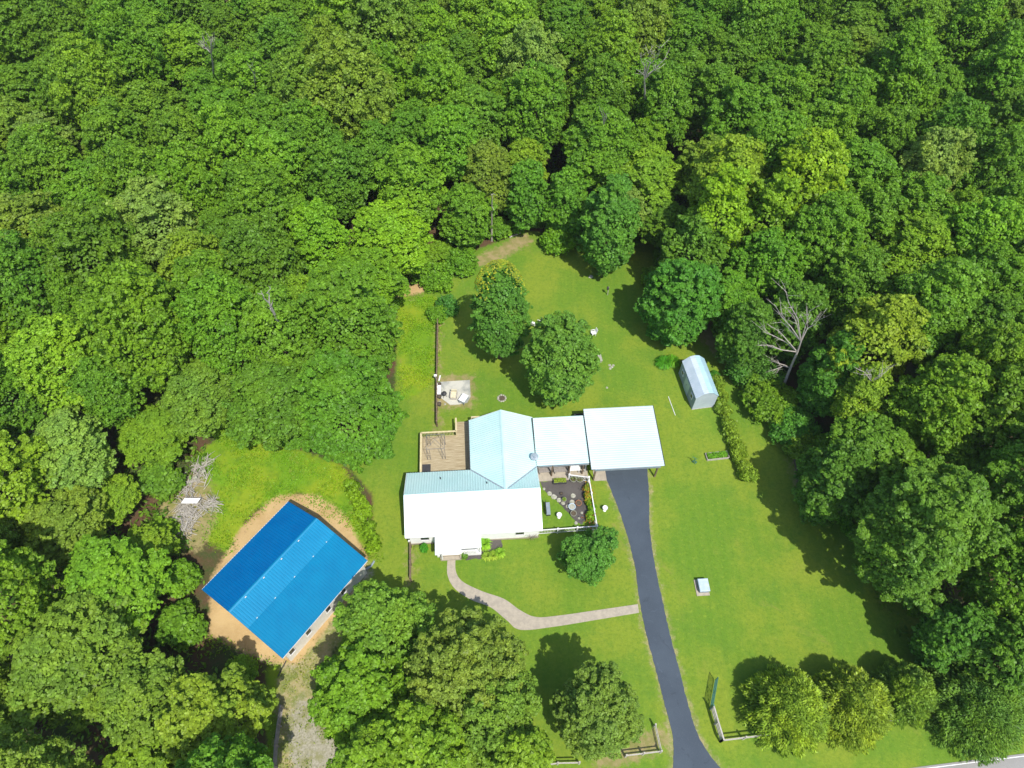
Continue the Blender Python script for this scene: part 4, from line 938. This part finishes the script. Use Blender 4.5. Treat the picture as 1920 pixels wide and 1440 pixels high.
def rock(px, py, s, label, seed, m='stone', h=.5, name='rock', g=None):
    q = random.Random(seed); me = MB(); pr = [(s*.8, 0), (s, s*h*.4), (s*.8, s*h*.85), (s*.3, s*h)]; me.lathe(0, 0, pr, 9)
    me.v = [(x*q.uniform(.8, 1.15), y*q.uniform(.7, 1.1), z*q.uniform(.85, 1.1)) for x, y, z in me.v]
    return single(name, me, m, label, 'rock', g, (*G(px, py, 0)[:2], -.02), q.uniform(0, 3))
rock(824, 753, .13, 'small white stone between the dark pots', 1); rock(834.5, 757.5, .13, 'small white stone beside the slanted corner of the patio pad', 2)
single('white_plank', MB().box(0, 0, 0, .14, .75, .06), 'white_paint', 'short white plank beside the fence above the patio pad', 'plank', None, (*G(824.3, 709.5)[:2], .02), R(-8))
single('bird_box', MB().box(0, 0, 0, .07, .07, 1.1).box(0, 0, 1.1, .32, .22, .2, 0, .02), 'white_paint', 'white box on a post on the meadow side of the fence', 'box', None, G(818, 716, 0))
# ring of stones
fr = thing('fire_ring', 'round fire ring of small stones on the lawn behind the house', 'fire ring', G(941, 747, 0)); q = random.Random(9)
for k in range(11):
    a = k*6.283/11; mb = MB(); s = q.uniform(.1, .15); mb.lathe(.42*math.cos(a), .42*math.sin(a), [(s*.8, 0), (s, s*.5), (s*.5, s)], 7); part('stone', mb, 'stone', fr)
part('ash_bed', MB().lathe(0, 0, [(.4, 0), (.36, .03)], 14), 'soil', fr)

# ------------------------------------------------------------------ fences
def board_fence(name, label, pts, h, m, boards, gap=2.4, post_m=None, bh=.14, group=None, topboard=0):
    W = [Vector((*G(*p)[:2], 0)) for p in pts]; o = W[0]; t = thing(name, label, 'fence', tuple(o), 0, group)
    for a, b_ in zip(W, W[1:]):
        L = (b_-a).length; k = max(1, round(L/gap))
        for i in range(k):
            p, q2 = a.lerp(b_, i/k)-o, a.lerp(b_, (i+1)/k)-o; mb = MB()
            for z in boards: mb.beam(p+Vector((0, 0, z)), q2+Vector((0, 0, z)), .045, bh)
            if topboard: mb.beam(p+Vector((0, 0, h)), q2+Vector((0, 0, h)), topboard, .04)
            part('rail', mb, m, t); part('post', MB().box(p.x, p.y, 0, .13, .13, h), post_m or m, t)
    e = W[-1]-o; part('post', MB().box(e.x, e.y, 0, .13, .13, h), post_m or m, t); return t
board_fence('board_fence', 'long dark brown board fence between the meadow and the back lawn', [(822, 594), (821, 650), (820, 710), (820, 800)], 1.15, 'brown_wood', (.3, .62, .95), 2.4, 'brown_wood', .2, topboard=.1)
board_fence('board_fence', 'short brown board fence on the front lawn left of the house', [(771, 1026), (771, 1060), (771, 1090)], 1.1, 'brown_wood', (.3, .62, .92), 1.5, topboard=.1)
board_fence('rail_fence', 'grey rail fence running from the green gate to its corner', [(1332, 1330), (1340, 1358), (1350, 1391)], 1.25, 'weathered', (.35, .72, 1.08), 2.2, bh=.16, group='weathered rail fences near the road', topboard=.12)
board_fence('rail_fence', 'grey rail fence from the corner to the leftmost conifer', [(1350, 1391), (1392, 1386), (1432, 1381)], 1.2, 'weathered', (.45, 1.0), 1.9, bh=.16, group='weathered rail fences near the road')
board_fence('rail_fence', 'grey rail fence visible between the conifers and the right woods', [(1560, 1375), (1655, 1356), (1720, 1349), (1788, 1340)], 1.1, 'weathered', (.45, .95), 2.4, bh=.15, group='weathered rail fences near the road')
board_fence('rail_fence', 'short brown rail fence below the lone front lawn tree', [(1226, 1362), (1237, 1411), (1172, 1419)], 1.0, 'weathered', (.4, .85), 1.6, bh=.12, group='weathered rail fences near the road')
board_fence('rail_fence', 'grey rail fence touching the bottom edge under the lone tree', [(1005, 1440), (1045, 1433), (1085, 1432)], 1.0, 'weathered', (.4, .85), 1.6, bh=.12, group='weathered rail fences near the road')
board_fence('dark_rail_fence', 'dark grey metal and rail fence along the left side of the gravel track', [(532, 1328), (527, 1362), (522, 1400), (520, 1440)], 1.15, 'greywood', (.3, .55, .8, 1.05), 2.0, bh=.07, topboard=.1)
# green gate, swung open
g0 = Vector((*G(1331, 1326)[:2], 0)); g1 = Vector((*G(1340, 1276)[:2], 0))
gt = thing('field_gate', 'open green metal gate hinged at the end of the rail fence', 'gate', tuple(g0), math.atan2(g1.y-g0.y, g1.x-g0.x)); L = (g1-g0).length
mb = MB()
for z in (.2, 1.2): mb.tube((0, 0, z), (L, 0, z), .035)
for x in (0, L): mb.tube((x, 0, .2), (x, 0, 1.2), .035)
part('gate_frame', mb, 'green_paint', gt)
for z in (.4, .6, .8, 1.0): part('bar', MB().tube((0, 0, z), (L, 0, z), .022), 'green_paint', gt)
part('brace', MB().beam((0, 0, .2), (L*.5, 0, 1.2), .03, .03).beam((L*.5, 0, 1.2), (L*.5, 0, .2), .03, .03), 'green_paint', gt)
part('gate_post', MB().tube((-.12, 0, 0), (-.12, 0, 1.5), .07), 'green_paint', gt)

# ------------------------------------------------------------------ garden shed
sw = Vector((*G(1297.2, 768)[:2], 0)); se = Vector((*G(1337.5, 763.5)[:2], 0)); nw = Vector(G(1283, 677, 2.25)); sww = Vector(G(1308.8, 746.3, 2.25))
ang = math.atan2((nw-sww).y, (nw-sww).x)-math.pi/2; SL = (Vector((nw.x, nw.y))-Vector((sww.x, sww.y))).length; SWD = (se-sw).length
sh = thing('garden_shed', 'grey metal garden shed with pale ridged roof on the back lawn', 'shed', tuple(sw), ang)
print('shed', SL, SWD, math.degrees(ang))
mb = MB(); ze, zr = 2.2, 2.95
prof = [(0, 0), (SWD, 0), (SWD, ze), (SWD*.72, zr-.12), (SWD*.5, zr), (SWD*.28, zr-.12), (0, ze)]; n = len(prof)
vs = [(x, y, z) for y in (0, SL) for x, z in prof]; mb.add(vs, [tuple(range(n)), tuple(range(2*n-1, n-1, -1))]+[(i, i+n, (i+1) % n+n, (i+1) % n) for i in range(n)][:])
part('wall', mb, 'shed_gable', sh)
mb = MB()
for i in range(int(SL/.18)): mb.box(-.012, .1+i*.18, .05, .024, .09, ze-.08)
part('wall_cladding', mb, 'shed_wall', sh)
o_ = .06
mb = MB(); mb.slope((-o_, -.05, ze-.02), (-o_, SL+.05, ze-.02), (SWD*.28, SL+.05, zr-.08), (SWD*.28, -.05, zr-.08), int(SL/.25), .012).slope((SWD*.28, -.05, zr-.08), (SWD*.28, SL+.05, zr-.08), (SWD*.5, SL+.05, zr+.04), (SWD*.5, -.05, zr+.04), int(SL/.25), .012)
part('roof', mb, 'shed_metal', sh)
mb = MB(); mb.slope((SWD+o_, -.05, ze-.02), (SWD+o_, SL+.05, ze-.02), (SWD*.72, SL+.05, zr-.08), (SWD*.72, -.05, zr-.08), int(SL/.25), .012).slope((SWD*.72, -.05, zr-.08), (SWD*.72, SL+.05, zr-.08), (SWD*.5, SL+.05, zr+.04), (SWD*.5, -.05, zr+.04), int(SL/.25), .012)
part('roof', mb, 'shed_roof_east', sh, 'blue tinted eastern roof slope')
for y in (.9, SL-.9): window(sh, -.03, y, 1.0, .5, .6, 'y', -1)
d_ = part('door', MB().box(-.05, SL*.5, .08, .05, 1.3, 1.85), 'shed_metal', sh); part('handle', MB().box(-.09, SL*.5+.08, 1.0, .03, .04, .15), 'dark_metal', d_)
part('base', MB().box(SWD/2, SL/2, 0, SWD+.06, SL+.06, .08), 'weathered', sh)
single('timber_beam', MB().box(0, 0, 0, 1.95, .22, .2, 0, .02), 'weathered', 'pale timber beam on the grass beside the shed', 'beam', None, G(1252, 688, 0), R(7))
single('white_pipe', MB().tube((0, 0, .04), (G(1266, 779)[0]-G(1253, 744)[0], G(1266, 779)[1]-G(1253, 744)[1], .04), .035), 'white_paint', 'thin white pipe lying on the lawn between carport and shed', 'pipe', None, G(1253, 744, 0))
rb = thing('raised_bed', 'weathered raised garden bed with plants beside the vine row', 'raised bed', G(1344, 856, 0), R(8))
for a, b_ in (((-1.15, -.38), (1.15, -.38)), ((-1.15, .38), (1.15, .38)), ((-1.15, -.38), (-1.15, .38)), ((1.15, -.38), (1.15, .38))): part('side_board', MB().beam((*a, .14), (*b_, .14), .05, .28), 'weathered', rb)
part('soil_fill', MB().box(0, 0, 0, 2.2, .7, .2), 'soil', rb)
P = rg.uniform(-1, 1, (700, 3))*np.array([1.05, .32, .1])+np.array([0, 0, .32]); c = link('plant', quads('plant', cards(P, unit(rg, 700)+np.array([0, 0, .8]), .12, 1.2, rg), 'leaf'), rb); c.color = (.085, .18, .018, 1)
hp = thing('water_hydrant', 'green yard hydrant standing on the lawn right of the carport', 'hydrant', G(1300, 868, 0))
part('standpipe', MB().tube((0, 0, 0), (0, 0, 1.0), .045).tube((0, 0, .95), (.22, -.05, .85), .03), 'green_paint', hp); part('lever', MB().beam((0, 0, 1.0), (-.3, .05, 1.15), .04, .03), 'green_paint', hp)
part('hose', MB().tube((.1, -.1, .08), (.35, .05, .08), .05).tube((.35, .05, .08), (.1, .25, .08), .05).tube((.1, .25, .08), (-.15, .1, .08), .05), 'green_paint', hp)
# low well cover
wc = thing('well_cover', 'small grey metal well cover on a concrete base on the side lawn', 'well cover', G(1315.5, 1102, 0), R(4))
part('slab', MB().box(0, 0, 0, 1.2, 1.5, .08), 'concrete', wc)
part('housing', MB().box(.08, .05, .08, .86, 1.1, .5, 0, .01), 'grey_metal', wc); part('lid', MB().box(.08, .05, .58, .95, 1.2, .09, 0, .05), 'galv', wc)
# other small things on the back lawn
rock(1108, 519, .32, 'white rock alone on the north lawn', 21); rock(1138, 727, .14, 'small white stone on the lawn behind the carport', 22)
for i, (px, py, lb) in enumerate(((1143, 685, 'left stone of the pale heap right of the yard tree'), (1147, 688, 'middle stone of the pale heap right of the yard tree'), (1144, 691, 'lowest stone of the pale heap right of the yard tree'), (1150, 685, 'right stone of the pale heap right of the yard tree'))):
    rock(px, py, .17, lb, 30+i, g='stones heaped right of the yard tree', h=.5)
pp = thing('bird_feeder', 'thin bird feeder post with a dark box on the north lawn', 'bird feeder', G(1139, 553, 0)); part('post', MB().box(0, 0, 0, .07, .07, 1.4), 'weathered', pp); part('feeder_box', MB().box(-.1, 0, 1.0, .22, .25, .4, 0, .03), 'dark_metal', pp)
def lawn_chair(px, py, rz, label):
    t = thing('lawn_chair', label, 'chair', G(px, py, 0), rz, 'white lawn chairs round the yard trees')
    part('seat', MB().box(0, 0, .38, .5, .5, .05, 0, .01), 'white_paint', t); part('backrest', MB().beam((0, -.25, .4), (0, -.4, .95), .5, .04), 'white_paint', t)
    for sx in (-1, 1):
        part('armrest', MB().box(sx*.28, 0, .58, .08, .5, .03), 'white_paint', t)
        for sy in (-1, 1): part('leg', MB().box(sx*.24, sy*.2, 0, .05, .05, .38), 'white_paint', t)
lawn_chair(1112, 628, 1.9, 'white lawn chair on the right side of the yard tree'); lawn_chair(1014, 607, .4, 'white lawn chair in the gap between the two yard trees'); lawn_chair(1000, 611, -.4, 'white lawn chair partly under the yellow topped yard tree')
sb_ = thing('slab_bench', 'pale stone slab bench at the right foot of the yard tree', 'bench', G(1124, 674, 0), R(-80)); part('seat', MB().box(0, 0, .38, 1.1, .4, .09, 0, .02), 'stone', sb_)
for sx in (-1, 1): part('leg', MB().box(sx*.38, 0, 0, .12, .32, .38), 'stone', sb_)
single('fallen_log', MB().tube((0, 0, .1), (1.9, 1.1, .1), .09, .07, 8), 'weathered', 'pale log on the bare soil at the top corner of the lawn', 'log', None, G(955, 446, 0))

# ------------------------------------------------------------------ the blue barn
BA, BL, BW, BZE, BZR, BR = .967, 10.3, 9.892, 2.879, 4.326, .832
bn = thing('barn', 'large barn with a bright blue ribbed metal roof and cream walls', 'barn', (-19.605, 21.839, 0), BA)
bl = loc_of(bn); bov = .32
mb = MB(); gable_walls(mb, -BL/2+bov, BL/2-bov, -BW/2+bov, BW/2-bov, BZE-.06, BZR-.12, BR); part('wall', mb, 'cream', bn)
sm = -BW/2+(BR+BW/2)*.66; zs = BZE+(BZR-BZE)*.66; nr = int(BL/.25)
mb = MB(); mb.slope((-BL/2, BW/2, BZE), (BL/2, BW/2, BZE), (BL/2, BR, BZR), (-BL/2, BR, BZR), nr, .024); part('rear_roof', mb, 'blue_roof_shaded', bn)
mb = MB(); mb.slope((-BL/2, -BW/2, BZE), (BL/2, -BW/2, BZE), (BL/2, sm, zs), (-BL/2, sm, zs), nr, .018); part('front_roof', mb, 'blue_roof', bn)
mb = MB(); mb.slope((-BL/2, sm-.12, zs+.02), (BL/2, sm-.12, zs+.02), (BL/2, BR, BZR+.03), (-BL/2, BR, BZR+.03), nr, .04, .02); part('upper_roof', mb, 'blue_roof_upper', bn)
part('ridge_cap', capstrip((-BL/2, BR, BZR+.09), (BL/2, BR, BZR+.09), .14, .05), 'blue_roof_upper', bn)
for s in (-1, 1):
    x = s*(BL/2+.012)
    part('rake_trim', MB().beam((x, -BW/2, BZE-.05), (x, BR, BZR-.03), .03, .14), 'blue_roof', bn); part('rake_trim', MB().beam((x, BW/2, BZE-.05), (x, BR, BZR-.03), .03, .14), 'dark_metal' if s > 0 else 'blue_roof', bn)
part('eave_trim', MB().beam((-BL/2, -BW/2-.015, BZE-.05), (BL/2, -BW/2-.015, BZE-.05), .03, .1), 'cream', bn); part('eave_trim', MB().beam((-BL/2, BW/2+.015, BZE-.05), (BL/2, BW/2+.015, BZE-.05), .03, .1), 'cream', bn)
for i, (px, py) in enumerate(((612.9, 1141), (576.5, 1184), (541.4, 1226), (640, 1108))):
    x = bl(px, py, 1.3)[0]; x = max(-BL/2+.9, min(BL/2-.9, x)); window(bn, x, -BW/2+bov, 1.15, .55, 1.1)
part('barn_door', MB().box(-BL/2+bov-.03, -1.2, .05, .06, 3.0, 2.4), 'white_paint', bn)
part('side_door', MB().box(-BL/2+bov-.03, 2.4, .05, .06, .95, 2.05), 'grey_metal', bn)
mb = MB()
for i in range(int(BL/.3)-2): mb.box(-BL/2+.6+i*.3, -BW/2+bov-.01, .05, .04, .02, BZE-.15)
part('wall_rib', mb, 'cream', bn)
for k_ in (.16, .36, .56, .76): part('fastener', MB().box(-BL/2+k_*BL, BR-.22, BZR+.06, .16, .06, .05), 'cream', bn)
for k_ in (.1, .3, .52, .74, .9): part('fastener', MB().box(-BL/2+k_*BL, sm-.1, zs+.06, .12, .05, .04), 'cream', bn)
single('drain_pipe', MB().tube((0, 0, .06), (-.45, -1.3, .06), .05), 'dark_metal', 'short dark drain pipe on the ground at the lowest barn corner', 'pipe', None, G(537, 1239, 0))
single('gutter_downpipe', MB().tube((0, 0, .08), (.8, .5, .08), .12, .12, 8).tube((.8, .5, .08), (1.1, 1.1, .08), .1, .1, 8), 'grey_metal', 'grey culvert pipe at the right corner of the blue barn', 'pipe', None, G(678, 1072, 0))

# ------------------------------------------------------------------ brush pile
q = random.Random(12); BP = [(372, 880), (388, 870), (380, 892), (366, 905), (352, 920), (345, 945), (352, 960), (365, 965), (380, 950), (398, 942), (340, 975), (355, 985), (345, 990), (350, 960), (398, 950), (360, 935)]
o0 = Vector(G(360, 935, 0)); mb = MB()
for i in range(360):
    c = q.choice(BP); p = Vector(G(c[0]+q.gauss(0, 5.5), c[1]+q.gauss(0, 5.5), 0)); z = q.uniform(.03, .5); a = q.uniform(0, 3.14); L = q.uniform(.5, 1.9)*.6
    d = Vector((math.cos(a), math.sin(a), q.uniform(-.25, .25)))*L; c0 = Vector((p.x, p.y, z))-o0; r = q.choice((.016, .02, .03, .045))
    m_ = c0+Vector((q.uniform(-.12, .12), q.uniform(-.12, .12), q.uniform(-.05, .12)))
    mb.tube(c0-d, m_, r, r*.85, 5); mb.tube(m_, c0+d, r*.85, r*.5, 5)
single('brush_pile', mb, 'weathered', 'grey pile of cut branches at the woods edge left of the barn', 'brush pile', None, tuple(o0))
wb = MB().add([tuple(Vector(G(*p))-Vector(G(357, 939, .95))) for p in ((346, 934, .95), (376, 934, 1.05), (369, 943.5, .9), (339.5, 943.5, .85))], [(0, 1, 2, 3)])
wb.add([(v[0], v[1], v[2]-.05) for v in wb.v[:4]], [(3, 2, 1, 0)]); wb.f += [(i, i+4, (i+1) % 4+4, (i+1) % 4) for i in range(4)]
single('white_board', wb, 'white_paint', 'white board lying on top of the brush pile', 'board', None, G(357, 939, .95))
for px, py, lb in ((366.5, 896, 'left white scrap on the brush pile'), (382.5, 883.5, 'upper right white scrap on the brush pile')):
    single('white_scrap', MB().box(0, 0, 0, .38, .3, .22, 0, .08), 'stone', lb, 'scrap', 'white scraps on the brush pile', (*G(px, py, .5)[:2], .5), .5)

# ------------------------------------------------------------------ the woods
FV = ['f%d' % i for i in range(8)]
for i, k in enumerate(FV):
    variant(k, seed=500+i*7, r=4.0, zb=[5, 4, 6, 5, 3, 5, 4, 6][i], zt=[15.5, 16, 17, 14.5, 15, 16.5, 15.5, 17.5][i], n_lobes=[75, 90, 60, 80, 100, 70, 85, 65][i],
            lobe=[.25, .22, .30, .24, .21, .27, .23, .28][i], n=29000, size=[.195, .185, .205, .19, .185, .2, .19, .205][i], sub_n=21, wide=[.42, .38, .34, .45, .42, .36, .4, .33][i], irregular=[.22, .3, .2, .25, .2, .28, .3, .22][i], trunk=.26)
CP = CLEARW
def clear_sd(pts):
    return sdf(np.array([G(*PX(*p))[:2] for p in pts]), CP)
F = []; rf = random.Random(21)
def place(x, y, r, h, rad_k=.74):
    for hx_, hy_, hr in NAMED:
        if math.hypot(x-hx_, y-hy_) < (r+hr)*.66: return False
    for (x2, y2, r2, h2) in F:
        if math.hypot(x-x2, y-y2) < (r+r2)*rad_k: return False
    kr = 1.08 if (x < -20 and y < 36) else .8
    pts = [(x+kr*r*math.cos(a), y+kr*r*math.sin(a), h*z) for a in np.arange(0, 6.28, .9) for z in (.4, .62)]+[(x, y, 0)]
    if clear_sd(pts).max() > .25: return False
    u, v = PX(x, y, h*.65)
    if not (-70 < u < 1990 and -75 < v < 1545): return False
    F.append((x, y, r, h)); return True
for i in range(16000):
    y = rf.uniform(4, 142); x = rf.uniform(-102, 102); u, v = PX(x, y, 10)
    if not (-80 < u < 2000 and -100 < v < 1550): continue
    if i < 8000: r = rf.uniform(3.5, 4.8); h = rf.uniform(13, 19.5)*(.85+.15*r/4.2); kk = .655
    else: r = rf.uniform(2.3, 3.3); h = rf.uniform(9, 14); kk = .64
    ed = sdf(np.array([[x, y]]), CP)[0]
    if ed > -4.5: h *= .8
    if ed > -11 and x < -20 and y < 36: h *= .52
    if len(F) >= 400: break
    if i < 8000 and len(F) >= 298: continue
    if i == 8000: print('forest main', len(F))
    place(x, y, r, h, kk)
print('forest trees', len(F))
TINTS = [(T_MID, 'mid green', 8), (T_BRIGHT, 'bright green', 5), (T_DARK, 'dark green', 3), (T_DEEP, 'deep green', 4), (T_OLIVE, 'olive green', 2), (T_YEL, 'yellow green', .35), (T_PALE, 'pale green', .35)]
ANCH = [('the blue barn', 535, 1090), ('the brush pile', 355, 930), ('the top corner of the lawn', 985, 434), ('the garden shed', 1305, 720), ('the wide bare tree by the lawn', 1480, 630),
        ('the upper right bare snag', 1222, 115), ('the upper left bare crown', 390, 85), ('the leaning bare trunk', 512, 580), ('the two round maples', 655, 690), ('the bright yellow green group', 1440, 375),
        ('the upper left picture corner', 0, 0), ('the upper right picture corner', 1920, 0), ('the middle of the left edge', 0, 640), ('the middle of the right edge', 1920, 700),
        ('the lower left picture corner', 0, 1440), ('the middle of the top edge', 760, 0), ('the four conifers', 1650, 1310), ('the huge right lawn tree', 1735, 985), ('the thin bare poles', 474, 125), ('the twisted bare branches', 1630, 705)]
ORD = ['nearest', 'second nearest', 'third nearest', 'fourth nearest', 'fifth nearest', 'sixth nearest', 'seventh nearest', 'eighth nearest', 'ninth nearest', 'tenth nearest', 'eleventh nearest', 'twelfth nearest', 'thirteenth nearest', 'fourteenth nearest', 'fifteenth nearest', 'sixteenth nearest', 'seventeenth nearest', 'eighteenth nearest', 'nineteenth nearest', 'twentieth nearest', '21st nearest', '22nd nearest', '23rd nearest', '24th nearest']
SPECIAL = [(955, 150, (.118, .140, .018), 'yellow tinged'), (1640, 640, (.10, .15, .018), 'yellow green'), (135, 230, T_PALE, 'pale topped'), (1735, 120, T_PALE, 'pale topped'), (600, 440, (.09, .162, .013), 'bright green'),
           (400, 510, (.098, .14, .016), 'yellow green'), (130, 655, (.095, .16, .016), 'bright green'), (600, 130, (.088, .13, .018), 'olive green'), (795, 430, (.088, .158, .013), 'bright green'), (1560, 480, (.08, .148, .014), 'bright green')]
info = []
for (x, y, r, h) in F:
    u, v = PX(x, y, h*.68)
    if u < 390 and v > 790: wts = [2, 1, 0, .3, 9, 3, .2]
    elif u > 1540 and v > 760: wts = [8, 1, 4, 5, 1, 0, 0]
    else: wts = [w_ for _, _, w_ in TINTS]
    c, tone, _ = rf.choices(TINTS, wts)[0]; info.append([x, y, r, h, u, v, c, tone])
for px, py, c, tone in SPECIAL:
    j = min(range(len(info)), key=lambda i: math.hypot(info[i][4]-px, info[i][5]-py)); info[j][6] = c; info[j][7] = tone
dirs = ['right of', 'lower right of', 'below', 'lower left of', 'left of', 'upper left of', 'above', 'upper right of']
byk = {}
for i, t_ in enumerate(info):
    a = min(ANCH, key=lambda a: math.hypot(t_[4]-a[1], t_[5]-a[2])); d = int(round(math.atan2(t_[5]-a[2], t_[4]-a[1])/(math.pi/4))) % 8
    byk.setdefault((a[0], d), []).append((math.hypot(t_[4]-a[1], t_[5]-a[2]), i))
lab = {}
for (a, d), L_ in byk.items():
    L_.sort()
    for k, (_, i) in enumerate(L_): lab[i] = '%s %s tree, %s %s %s' % (info[i][7], 'woodland' if info[i][2] > 3.4 else 'understory', ORD[k], dirs[d], a)
for i, (x, y, r, h, u, v, c, tone) in enumerate(info):
    jv = rf.uniform(.92, 1.1); jit = [cc*jv*rf.uniform(.96, 1.04) for cc in c]
    big = r > 3.4
    tree(FV[rf.randrange(8)], 'woodland_tree' if big else 'understory_tree', lab[i], x, y, r/4.0, h/16.0, rf.uniform(0, 6.28), jit, 'broadleaf trees of the woods' if big else 'small trees filling the woods', 'tree' if big else 'small tree')
# bushes on the woods edge
BV = []
for s in (1, 2, 3):
    me, cn = crown_mesh('foliage', 900+s, 1.7, 0, 3.0, 34, .34, 4200, .24, .42, .25)
    mb = MB(); q = random.Random(s)
    for i in range(5): mb.tube((0, 0, 0), (q.uniform(-.6, .6), q.uniform(-.6, .6), 1.9), .04, .015, 5)
    sm_ = mb.mesh('stem'); sm_.materials.append(M['bark']); BV.append((me, sm_))
pts = CLEARW; nE = len(pts); B_ = []
for i in range(nE):
    a, b_ = pts[i], pts[(i+1) % nE]; L = np.linalg.norm(b_-a); k = max(1, int(L/3.2))
    for j in range(k):
        p = a+(b_-a)*((j+rf.random()*.6)/k); nn = np.array([(b_-a)[1], -(b_-a)[0]])/L
        c = p
        for sgn in (1, -1):
            c = p+nn*sgn*rf.uniform(1.3, 2.3)
            if sdf(np.array([c]), CP)[0] < -1.0: break
        if sdf(np.array([c]), CP)[0] > -1.0: continue
        if any(math.hypot(c[0]-e[0], c[1]-e[1]) < 2.6 for e in B_) or any(math.hypot(c[0]-e[0], c[1]-e[1]) < e[2]*.5+.6 for e in NAMED): continue
        u, v = PX(c[0], c[1], 1)
        if -20 < u < 1940 and -20 < v < 1450: B_.append((c[0], c[1], u, v))
byk = {}
for i, t_ in enumerate(B_):
    a = min(ANCH, key=lambda a: math.hypot(t_[2]-a[1], t_[3]-a[2])); d = int(round(math.atan2(t_[3]-a[2], t_[2]-a[1])/(math.pi/4))) % 8
    byk.setdefault((a[0], d), []).append((math.hypot(t_[2]-a[1], t_[3]-a[2]), i))
for (a, d), L_ in byk.items():
    L_.sort()
    for k, (_, i) in enumerate(L_):
        x, y, u, v = B_[i]; me, sm_ = BV[rf.randrange(3)]; s = rf.uniform(.7, 1.15)
        t = thing('edge_bush', 'woods edge bush, %s %s %s' % (ORD[min(k, 11)], dirs[d], a), 'bush', (x, y, 0), rf.uniform(0, 6), 'low bushes along the woods edge'); t.scale = (s, s, s*rf.uniform(.6, 1))
        c = bpy.data.objects.new('foliage', me); COL.objects.link(c); c.parent = t; cc = rf.choice([T_MID, T_BRIGHT, T_BRIGHT, T_DEEP, (.076, .142, .014)]); c.color = (*cc, 1)
        k2 = bpy.data.objects.new('stem', sm_); COL.objects.link(k2); k2.parent = t
print('edge bushes', len(B_))

# long meadow grass and weeds (nobody could count them)
def weeds(name, polys, dens, h, tint, seed, size=.16):
    rng = np.random.default_rng(seed); Vs = []
    for po in polys:
        lo, hi = po.min(0), po.max(0); n = int((hi-lo).prod()*dens); P = rng.uniform(lo, hi, (n, 2)); s = sdf(P, po)
        keep = s > rng.uniform(-.8, .9, n); cl = np.sin(P[:, 0]*1.3+2*np.sin(P[:, 1]*.7))+np.sin(P[:, 1]*1.7+P[:, 0]*.6)
        keep &= rng.uniform(-1.6, 1.2, n) < cl; P = P[keep]; n = len(P)
        if n == 0: continue
        P3 = np.concatenate([P, rng.uniform(.02, h, (n, 1))], 1)
        Vs.append(cards(P3, unit(rng, n)*.6+np.array([0, 0, .8]), size, 1.6, rng))
    o = link(name, quads(name, np.concatenate(Vs), 'grass')); o['kind'] = 'stuff'; o.color = (*tint, 1); return o
weeds('meadow_grass', MEADOW[:1], 110, .3, (.09, .168, .009), 31, .1)
weeds('meadow_weeds', MEADOW[1:2], 100, .3, (.084, .152, .010), 32, .1)
weeds('track_weeds', MEADOW[2:], 40, .2, (.10, .13, .03), 33, .09)
weeds('dirt_edge_weeds', [pix([(440, 1000), (520, 915), (640, 910), (720, 1050), (690, 1050), (645, 955), (590, 915), (520, 925), (455, 985), (420, 1050)]), pix([(385, 1190), (440, 1215), (520, 1250), (500, 1270), (400, 1230)])], 60, .3, (.075, .14, .010), 34, .12)
weeds('forest_undergrowth', [pix([(-50, 780), (330, 800), (380, 1190), (500, 1270), (500, 1500), (-50, 1500)]), pix([(1600, 900), (1960, 900), (1960, 1370), (1790, 1330), (1680, 1180), (1620, 1080)]), pix([(280, 840), (400, 820), (372, 885), (330, 950), (330, 1000), (385, 1100), (280, 1100)]), pix([(560, 250), (1350, 250), (1350, 420), (985, 425), (860, 475), (745, 545), (560, 700)])], 16, .7, (.05, .10, .013), 35, .26)

# ------------------------------------------------------------------ the summer air
hz_ = bpy.data.materials.new('haze'); hz_.use_nodes = True; t = hz_.node_tree; t.nodes.clear()
out = t.nodes.new('ShaderNodeOutputMaterial'); pv = t.nodes.new('ShaderNodeVolumePrincipled')
pv.inputs['Color'].default_value = (.86, .92, .95, 1); pv.inputs['Density'].default_value = .00016; pv.inputs['Anisotropy'].default_value = .2
t.links.new(pv.outputs[0], out.inputs['Volume'])
o = link('haze', MB().box(0, 75, -2, 1700, 1700, 72).mesh('haze')); o.data.materials.append(hz_); o['kind'] = 'stuff'
